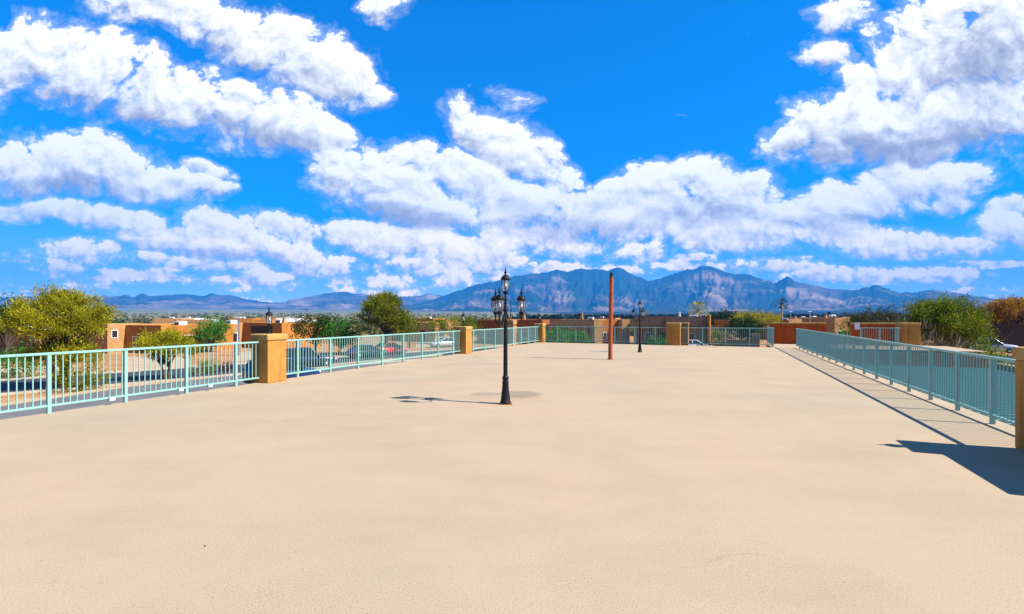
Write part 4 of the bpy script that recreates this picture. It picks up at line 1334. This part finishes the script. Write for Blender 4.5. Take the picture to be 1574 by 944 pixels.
# cumulus field: (x, y, rx, ry, tilt, strength) of each puff in the photograph's angles
PUFF = [
 # upper left bank
 (40,80,100,60,0,1),(125,105,115,66,15,1),(225,138,115,54,15,1),(330,162,115,58,12,1),(430,188,95,44,18,1),(500,206,54,30,10,.95),(65,48,50,26,0,.85),
 (215,12,90,30,8,.9),(310,25,90,40,18,1),(390,65,80,42,30,1),(460,95,78,50,35,1),(520,112,66,50,30,1),(556,138,44,24,25,.85),
 (593,12,48,30,0,.9),
 # middle left
 (30,258,90,54,0,1),(120,252,95,52,5,1),(200,274,85,42,12,1),(268,286,54,27,5,.95),(314,293,40,17,0,.8),(312,262,34,12,12,.65),
 # lower left layers
 (20,325,64,17,0,.8),(105,326,90,18,4,.8),(195,338,95,24,8,.95),(260,364,110,28,12,.95),(350,362,105,32,12,.95),(430,350,76,25,12,.95),(330,386,155,17,8,.8),(130,382,66,20,0,.85),(300,402,135,13,4,.75),(450,394,80,27,15,.95),(515,414,48,21,20,.9),(405,430,44,15,6,.8),(95,410,34,18,0,.75),
 # centre
 (520,255,56,38,0,.95),(560,272,92,54,10,1),(625,302,105,54,15,1),(662,332,95,32,8,1),(715,180,42,33,30,1),(752,206,60,40,35,1),(802,240,70,45,35,1),(842,266,52,36,30,1),(640,238,54,32,15,1),(700,268,85,40,20,1),(752,292,85,32,10,1),
 (800,322,95,44,5,1),(885,325,72,44,0,1),(845,366,120,28,0,1),(600,374,100,27,5,1),(695,380,90,30,5,1),(560,360,64,19,5,.85),(665,410,80,17,0,.85),(752,400,64,22,0,.95),(602,432,38,14,0,.75),(702,426,38,16,0,.85),(850,414,80,14,0,.9),(925,418,64,12,0,.85),(798,150,34,14,30,.42),
 # right of centre
 (965,296,56,32,0,1),(1020,288,72,45,0,1),(1090,276,66,45,0,1),(1150,300,62,42,0,1),(1080,332,120,46,0,1),(1000,338,76,34,0,1),(1185,346,64,30,0,1),(1130,366,120,24,0,1),(955,352,56,30,0,.95),(985,385,48,17,0,.75),
 # big right cloud
 (1212,206,66,31,-22,1),(1290,190,100,55,-12,1),(1290,230,100,35,0,1),(1390,192,130,70,0,1.1),(1395,110,80,64,0,1),(1330,135,58,40,-20,.95),(1490,105,145,118,0,1.15),(1500,192,130,46,0,1.1),(1560,40,135,98,0,1.1),(1302,28,46,34,0,.85),(1450,25,70,48,0,.95),(1277,92,38,26,0,.75),(1350,72,40,30,0,.7),
 # below it
 (1400,282,96,36,-5,1),(1470,277,66,36,0,1),(1330,312,96,34,-5,1),(1280,332,66,34,0,1),(1440,312,70,17,-5,.85),(1515,282,28,13,-20,.75),(1300,362,105,24,0,1),(1370,376,90,24,0,1),(1480,376,66,17,0,.9),(1548,352,46,30,0,.95),(1562,318,44,14,0,.85),
 (1180,407,66,11,0,.7),(1310,423,125,13,0,.85),(1445,422,70,16,0,.72),
 # out of frame, so the bank does not stop at the edge
 (-90,110,120,75,0,1),(-90,270,95,52,0,1),(1690,150,145,130,0,1),
]


def world():
    w = bpy.data.worlds.new('World')
    sc.world = w
    w.use_nodes = True
    nt = w.node_tree
    L = nt.links
    nt.nodes.clear()
    out = N(nt, 'ShaderNodeOutputWorld')
    sky = N(nt, 'ShaderNodeTexSky', sky_type='NISHITA')
    sky.sun_disc = False
    sky.sun_elevation = EL
    sky.sun_rotation = az_sun
    sky.altitude = 1500; sky.air_density = .9; sky.dust_density = .0; sky.ozone_density = 4.0
    hs = N(nt, 'ShaderNodeHueSaturation'); hs.inputs['Value'].default_value = 1.
    gm = N(nt, 'ShaderNodeGamma'); gm.inputs[1].default_value = SKY_GAM
    L.new(sky.outputs[0], gm.inputs[0]); L.new(gm.outputs[0], hs.inputs['Color'])
    tc0 = N(nt, 'ShaderNodeTexCoord'); sp0 = N(nt, 'ShaderNodeSeparateXYZ'); L.new(tc0.outputs['Generated'], sp0.inputs[0])
    st = N(nt, 'ShaderNodeMapRange', interpolation_type='SMOOTHSTEP'); L.new(sp0.outputs[2], st.inputs[0])
    st.inputs[1].default_value = .0; st.inputs[2].default_value = .26; st.inputs[3].default_value = 1.45; st.inputs[4].default_value = SKY_SAT
    L.new(st.outputs[0], hs.inputs['Saturation'])
    bg = N(nt, 'ShaderNodeBackground'); bg.inputs[1].default_value = SKY_STR
    tn = N(nt, 'ShaderNodeMix', data_type='RGBA', blend_type='MULTIPLY'); tn.inputs[0].default_value = 1.
    tn.inputs[7].default_value = (.9, 1.1, 1.4, 1)
    L.new(hs.outputs[0], tn.inputs[6])
    L.new(tn.outputs[2], bg.inputs[0])
    tc = N(nt, 'ShaderNodeTexCoord')
    sp = N(nt, 'ShaderNodeSeparateXYZ'); L.new(tc.outputs['Generated'], sp.inputs[0])

    def mth(op, a, b=None, c=None, clamp=False):
        n = N(nt, 'ShaderNodeMath', operation=op); n.use_clamp = clamp
        for i, v in enumerate((a, b, c)):
            if v is None: continue
            if isinstance(v, (int, float)): n.inputs[i].default_value = v
            else: L.new(v, n.inputs[i])
        return n.outputs[0]

    def vm(op, a, b=None, c=None):
        n = N(nt, 'ShaderNodeVectorMath', operation=op)
        for i, v in enumerate((a, b, c)):
            if v is None: continue
            if isinstance(v, (tuple, list)): n.inputs[i].default_value = v
            else: L.new(v, n.inputs[i])
        return n.outputs[0]

    def mrange(v, a, b, c=0., d=1., smooth=True):
        n = N(nt, 'ShaderNodeMapRange')
        if smooth: n.interpolation_type = 'SMOOTHSTEP'
        for i, q in enumerate((a, b, c, d)): n.inputs[i + 1].default_value = q
        L.new(v, n.inputs[0])
        return n.outputs[0]

    def comb(a, b, c):
        n = N(nt, 'ShaderNodeCombineXYZ')
        for i, v in enumerate((a, b, c)):
            if isinstance(v, (int, float)): n.inputs[i].default_value = v
            else: L.new(v, n.inputs[i])
        return n.outputs[0]

    front = mrange(sp.outputs[1], .12, .3)
    y = mth('MAXIMUM', sp.outputs[1], .12)
    u0 = mth('DIVIDE', sp.outputs[0], y)
    v0 = mth('MAXIMUM', mth('DIVIDE', sp.outputs[2], y), 0.)
    # noise space: the same angles, read finer towards the horizon
    zz = mth('ADD', v0, .16)
    P = comb(u0, mth('MULTIPLY', v0, 1.25), 0.)
    lowv = mrange(v0, .30, .06)
    # large scale warp of the puff layout
    wn = N(nt, 'ShaderNodeTexNoise', i_Scale=4.5, i_Detail=3.); wn.noise_dimensions = '2D'
    L.new(P, wn.inputs['Vector'])
    wv = vm('SUBTRACT', wn.outputs['Color'], (.5, .5, .5))
    wsep = N(nt, 'ShaderNodeSeparateXYZ'); L.new(wv, wsep.inputs[0])
    amp = mth('MULTIPLY', zz, .16)
    u = mth('MULTIPLY_ADD', wsep.outputs[0], amp, u0)
    v = mth('MULTIPLY_ADD', wsep.outputs[1], mth('MULTIPLY', amp, .7), v0)
    U = comb(u, u, u); V = comb(v, v, v)
    Mx = S1 = S2 = None
    pf = list(PUFF)
    while len(pf) % 3: pf.append((0, -900, 10, 10, 0, .1))
    for i in range(0, len(pf), 3):
        a1, b1, c1, a2, b2, c2, ww = [], [], [], [], [], [], []
        for (px, py, rx, ry, tilt, wt) in pf[i:i + 3]:
            cu, cv = (px - CX) / FPX, (HY - py) / FPX
            ru, rv = rx * 1.07 / FPX, ry * 1.07 / FPX
            ct, st = math.cos(R(-tilt)), math.sin(R(-tilt))     # image tilt is clockwise
            a1.append(ct / ru); b1.append(st / ru); c1.append(-(cu * ct + cv * st) / ru)
            a2.append(-st / rv); b2.append(ct / rv); c2.append(-(-cu * st + cv * ct) / rv)
            ww.append(wt)
        q1 = vm('MULTIPLY_ADD', V, b1, vm('MULTIPLY_ADD', U, a1, c1))
        q2 = vm('MULTIPLY_ADD', V, b2, vm('MULTIPLY_ADD', U, a2, c2))
        q = vm('MULTIPLY_ADD', q2, q2, vm('MULTIPLY', q1, q1))
        m = vm('MULTIPLY_ADD', q, [-.62 * x for x in ww], [.62 * x for x in ww])
        Mx = m if Mx is None else vm('MAXIMUM', Mx, m)
        mp = vm('MAXIMUM', vm('ADD', m, (.12, .12, .12)), (0, 0, 0))
        mp = vm('MULTIPLY', mp, mp)
        S1 = mp if S1 is None else vm('ADD', S1, mp)
        S2 = vm('MULTIPLY', mp, q2) if S2 is None else vm('MULTIPLY_ADD', mp, q2, S2)

    def sep(x):
        n = N(nt, 'ShaderNodeSeparateXYZ'); L.new(x, n.inputs[0]); return n.outputs
    # broad grey undersides
    g1 = None
    shades = [(1335,226,165,36,0,1),(1500,85,95,95,0,.8),(1490,212,120,34,0,.9),(620,338,120,24,6,.8),(855,352,125,24,0,.75),(1085,330,125,28,0,.75),(110,288,130,20,2,.7),(330,388,165,15,6,.8),(1310,346,120,15,0,.6),(400,205,140,18,14,.6),(150,165,130,24,14,.5),(1400,75,30,40,0,.6)]
    for i in range(0, len(shades), 3):
        a1, b1, c1, a2, b2, c2, ww = [], [], [], [], [], [], []
        for (px, py, rx, ry, tilt, wt) in shades[i:i + 3]:
            cu, cv = (px - CX) / FPX, (HY - py) / FPX
            ru, rv = rx / FPX, ry / FPX
            ct, st = math.cos(R(-tilt)), math.sin(R(-tilt))
            a1.append(ct / ru); b1.append(st / ru); c1.append(-(cu * ct + cv * st) / ru)
            a2.append(-st / rv); b2.append(ct / rv); c2.append(-(-cu * st + cv * ct) / rv)
            ww.append(wt)
        q1 = vm('MULTIPLY_ADD', V, b1, vm('MULTIPLY_ADD', U, a1, c1))
        q2 = vm('MULTIPLY_ADD', V, b2, vm('MULTIPLY_ADD', U, a2, c2))
        q = vm('MULTIPLY_ADD', q2, q2, vm('MULTIPLY', q1, q1))
        m = vm('MULTIPLY_ADD', q, [-x for x in ww], ww)
        g1 = m if g1 is None else vm('MAXIMUM', g1, m)
    ga = sep(g1)
    base = mth('MAXIMUM', mth('MAXIMUM', ga[0], ga[1]), mth('MAXIMUM', ga[2], 0.))
    a = sep(Mx)
    mask = mth('MAXIMUM', mth('MAXIMUM', a[0], a[1]), a[2])
    # rows of small far cumulus low over the horizon
    hn = N(nt, 'ShaderNodeTexNoise', i_Scale=1., i_Detail=3.); hn.noise_dimensions = '2D'
    L.new(comb(mth('MULTIPLY', u0, 6.5), mth('MULTIPLY', v0, 30.), 0.), hn.inputs['Vector'])
    band = mth('MULTIPLY', mrange(v0, .17, .11), mrange(v0, .012, .035))
    hm = mth('MULTIPLY_ADD', mth('SUBTRACT', hn.outputs['Fac'], .50), 3.0, -.02)
    hm = mth('MULTIPLY_ADD', mth('SUBTRACT', band, 1.), 1.2, hm)
    mask = mth('MAXIMUM', mask, mth('MINIMUM', hm, .5))
    a = sep(S1); s1 = mth('ADD', mth('ADD', mth('ADD', a[0], a[1]), a[2]), .004)
    a = sep(S2); s2 = mth('ADD', mth('ADD', a[0], a[1]), a[2])
    hgt = mth('DIVIDE', s2, s1)                                   # -1 at a puff's base, +1 at its top
    # unseen grey cloud added overhead and behind to neutralise the blue fill light
    gz = mth('MAXIMUM', sp.outputs[2], .10)
    gp = comb(mth('DIVIDE', sp.outputs[0], gz), mth('DIVIDE', sp.outputs[1], gz), 0.)
    gn = N(nt, 'ShaderNodeTexNoise', i_Scale=.8, i_Detail=4.); gn.noise_dimensions = '2D'
    L.new(gp, gn.inputs['Vector'])
    gen = mth('MULTIPLY', mth('SUBTRACT', gn.outputs['Fac'], .47), 3.2)
    mixm = N(nt, 'ShaderNodeMix', data_type='FLOAT')
    L.new(gen, mixm.inputs[2])
    L.new(front, mixm.inputs[0]); L.new(mask, mixm.inputs[3])
    mask = mixm.outputs[0]

    def layer(vec, k):
        f = N(nt, 'ShaderNodeTexNoise', i_Scale=6.0 * k, i_Detail=9., i_Roughness=.60, i_Distortion=.2); f.noise_dimensions = '2D'
        L.new(vec, f.inputs['Vector'])
        vo = N(nt, 'ShaderNodeTexVoronoi', feature='SMOOTH_F1', i_Scale=13. * k, i_Detail=4., i_Roughness=.62, i_Smoothness=.2); vo.voronoi_dimensions = '2D'
        L.new(vm('MULTIPLY_ADD', wv, (.10 / k, .10 / k, 0), vec), vo.inputs['Vector'])
        return mth('MULTIPLY_ADD', mth('SUBTRACT', f.outputs['Fac'], .5), 1.0, mth('MULTIPLY', mth('SUBTRACT', .50, vo.outputs['Distance']), .52))

    def detail(vec):
        m = N(nt, 'ShaderNodeMix', data_type='FLOAT')
        L.new(lowv, m.inputs[0]); L.new(layer(vec, 1.), m.inputs[2]); L.new(layer(vec, 2.2), m.inputs[3])
        return m.outputs[0]
    d0 = detail(P)
    d1 = detail(vm('ADD', P, (.010, .024, 0)))
    dens = mth('ADD', mth('ADD', mask, d0), .10)
    soft = mrange(hgt, .25, -.35, 0., 1.)                          # ragged, thin undersides
    lo = mth('MULTIPLY_ADD', soft, -.10, -.13); hi = mth('MULTIPLY_ADD', soft, .24, .09)
    al = N(nt, 'ShaderNodeMapRange', interpolation_type='SMOOTHSTEP')
    L.new(dens, al.inputs[0]); L.new(lo, al.inputs[1]); L.new(hi, al.inputs[2])
    alpha = al.outputs[0]
    wisp = mrange(dens, -.42, .02, 0., .25)
    alpha = mth('MAXIMUM', alpha, wisp)
    lightd = mth('MULTIPLY', mth('SUBTRACT', d0, d1), .85)
    # sunlit tops against grey bases
    lit = mth('ADD', mth('MULTIPLY_ADD', hgt, .50, .72), lightd)
    lit = mth('SUBTRACT', lit, mth('MULTIPLY', base, .50), clamp=True)
    lit = mth('MULTIPLY', lit, mth('MULTIPLY_ADD', front, .85, .15))
    cr = N(nt, 'ShaderNodeValToRGB')
    e = cr.color_ramp.elements
    e.new(.35); e.new(.7)
    for el, (p_, c_) in zip(e, ((0., (.37, .375, .45)), (.30, (.53, .535, .60)), (.62, (.87, .87, .88)), (.90, (1.15, 1.11, 1.04)))):
        el.position = p_; el.color = (*c_, 1)
    L.new(lit, cr.inputs[0])
    cb = N(nt, 'ShaderNodeBackground')
    L.new(mth('MULTIPLY', mth('MULTIPLY_ADD', front, .72, .28), CLOUD), cb.inputs[1])  # cloud out of view dimmed to lower the ambient light
    far = N(nt, 'ShaderNodeMix', data_type='RGBA', blend_type='MULTIPLY')      # low clouds brightened and warmed to offset the haze before them
    L.new(mrange(v0, .24, .03), far.inputs[0]); L.new(cr.outputs[0], far.inputs[6]); far.inputs[7].default_value = (2.3, 1.8, 1.3, 1)
    L.new(far.outputs[2], cb.inputs[0])
    ho = mrange(sp.outputs[2], -.01, .015)
    alpha = mth('MULTIPLY', alpha, ho)
    mx = N(nt, 'ShaderNodeMixShader')
    L.new(alpha, mx.inputs[0]); L.new(bg.outputs[0], mx.inputs[1]); L.new(cb.outputs[0], mx.inputs[2])
    L.new(mx.outputs[0], out.inputs[0])
    w.cycles.sampling_method = 'MANUAL'
    w.cycles.sample_map_resolution = 512


SKY_SAT, SKY_GAM, SKY_STR, CLOUD = 2.15, .70, .13, .55
world()

# ------------------------------------------------------------------ camera and output
cam = bpy.data.cameras.new('camera')
co = bpy.data.objects.new('camera', cam); COL.objects.link(co)
co.location = (0, 0, EYE)
co.rotation_euler = (R(90), 0, 0)
cam.sensor_fit = 'HORIZONTAL'
cam.sensor_width = 36
cam.lens = 36 * FPX / 1574
cam.shift_y = -(472 - HY) / 1574 * 1.0
cam.clip_start = .05
cam.clip_end = 60000
sc.camera = co
sc.render.engine = 'CYCLES'
sc.cycles.use_denoising = True
sc.cycles.max_bounces = 6
sc.cycles.diffuse_bounces = 3
sc.cycles.transparent_max_bounces = 12
sc.cycles.volume_bounces = 0
sc.view_settings.view_transform = 'Standard'
sc.view_settings.look = 'None'
sc.view_settings.gamma = 1
sc.view_settings.use_curve_mapping = False
sc.view_settings.exposure = 1.15
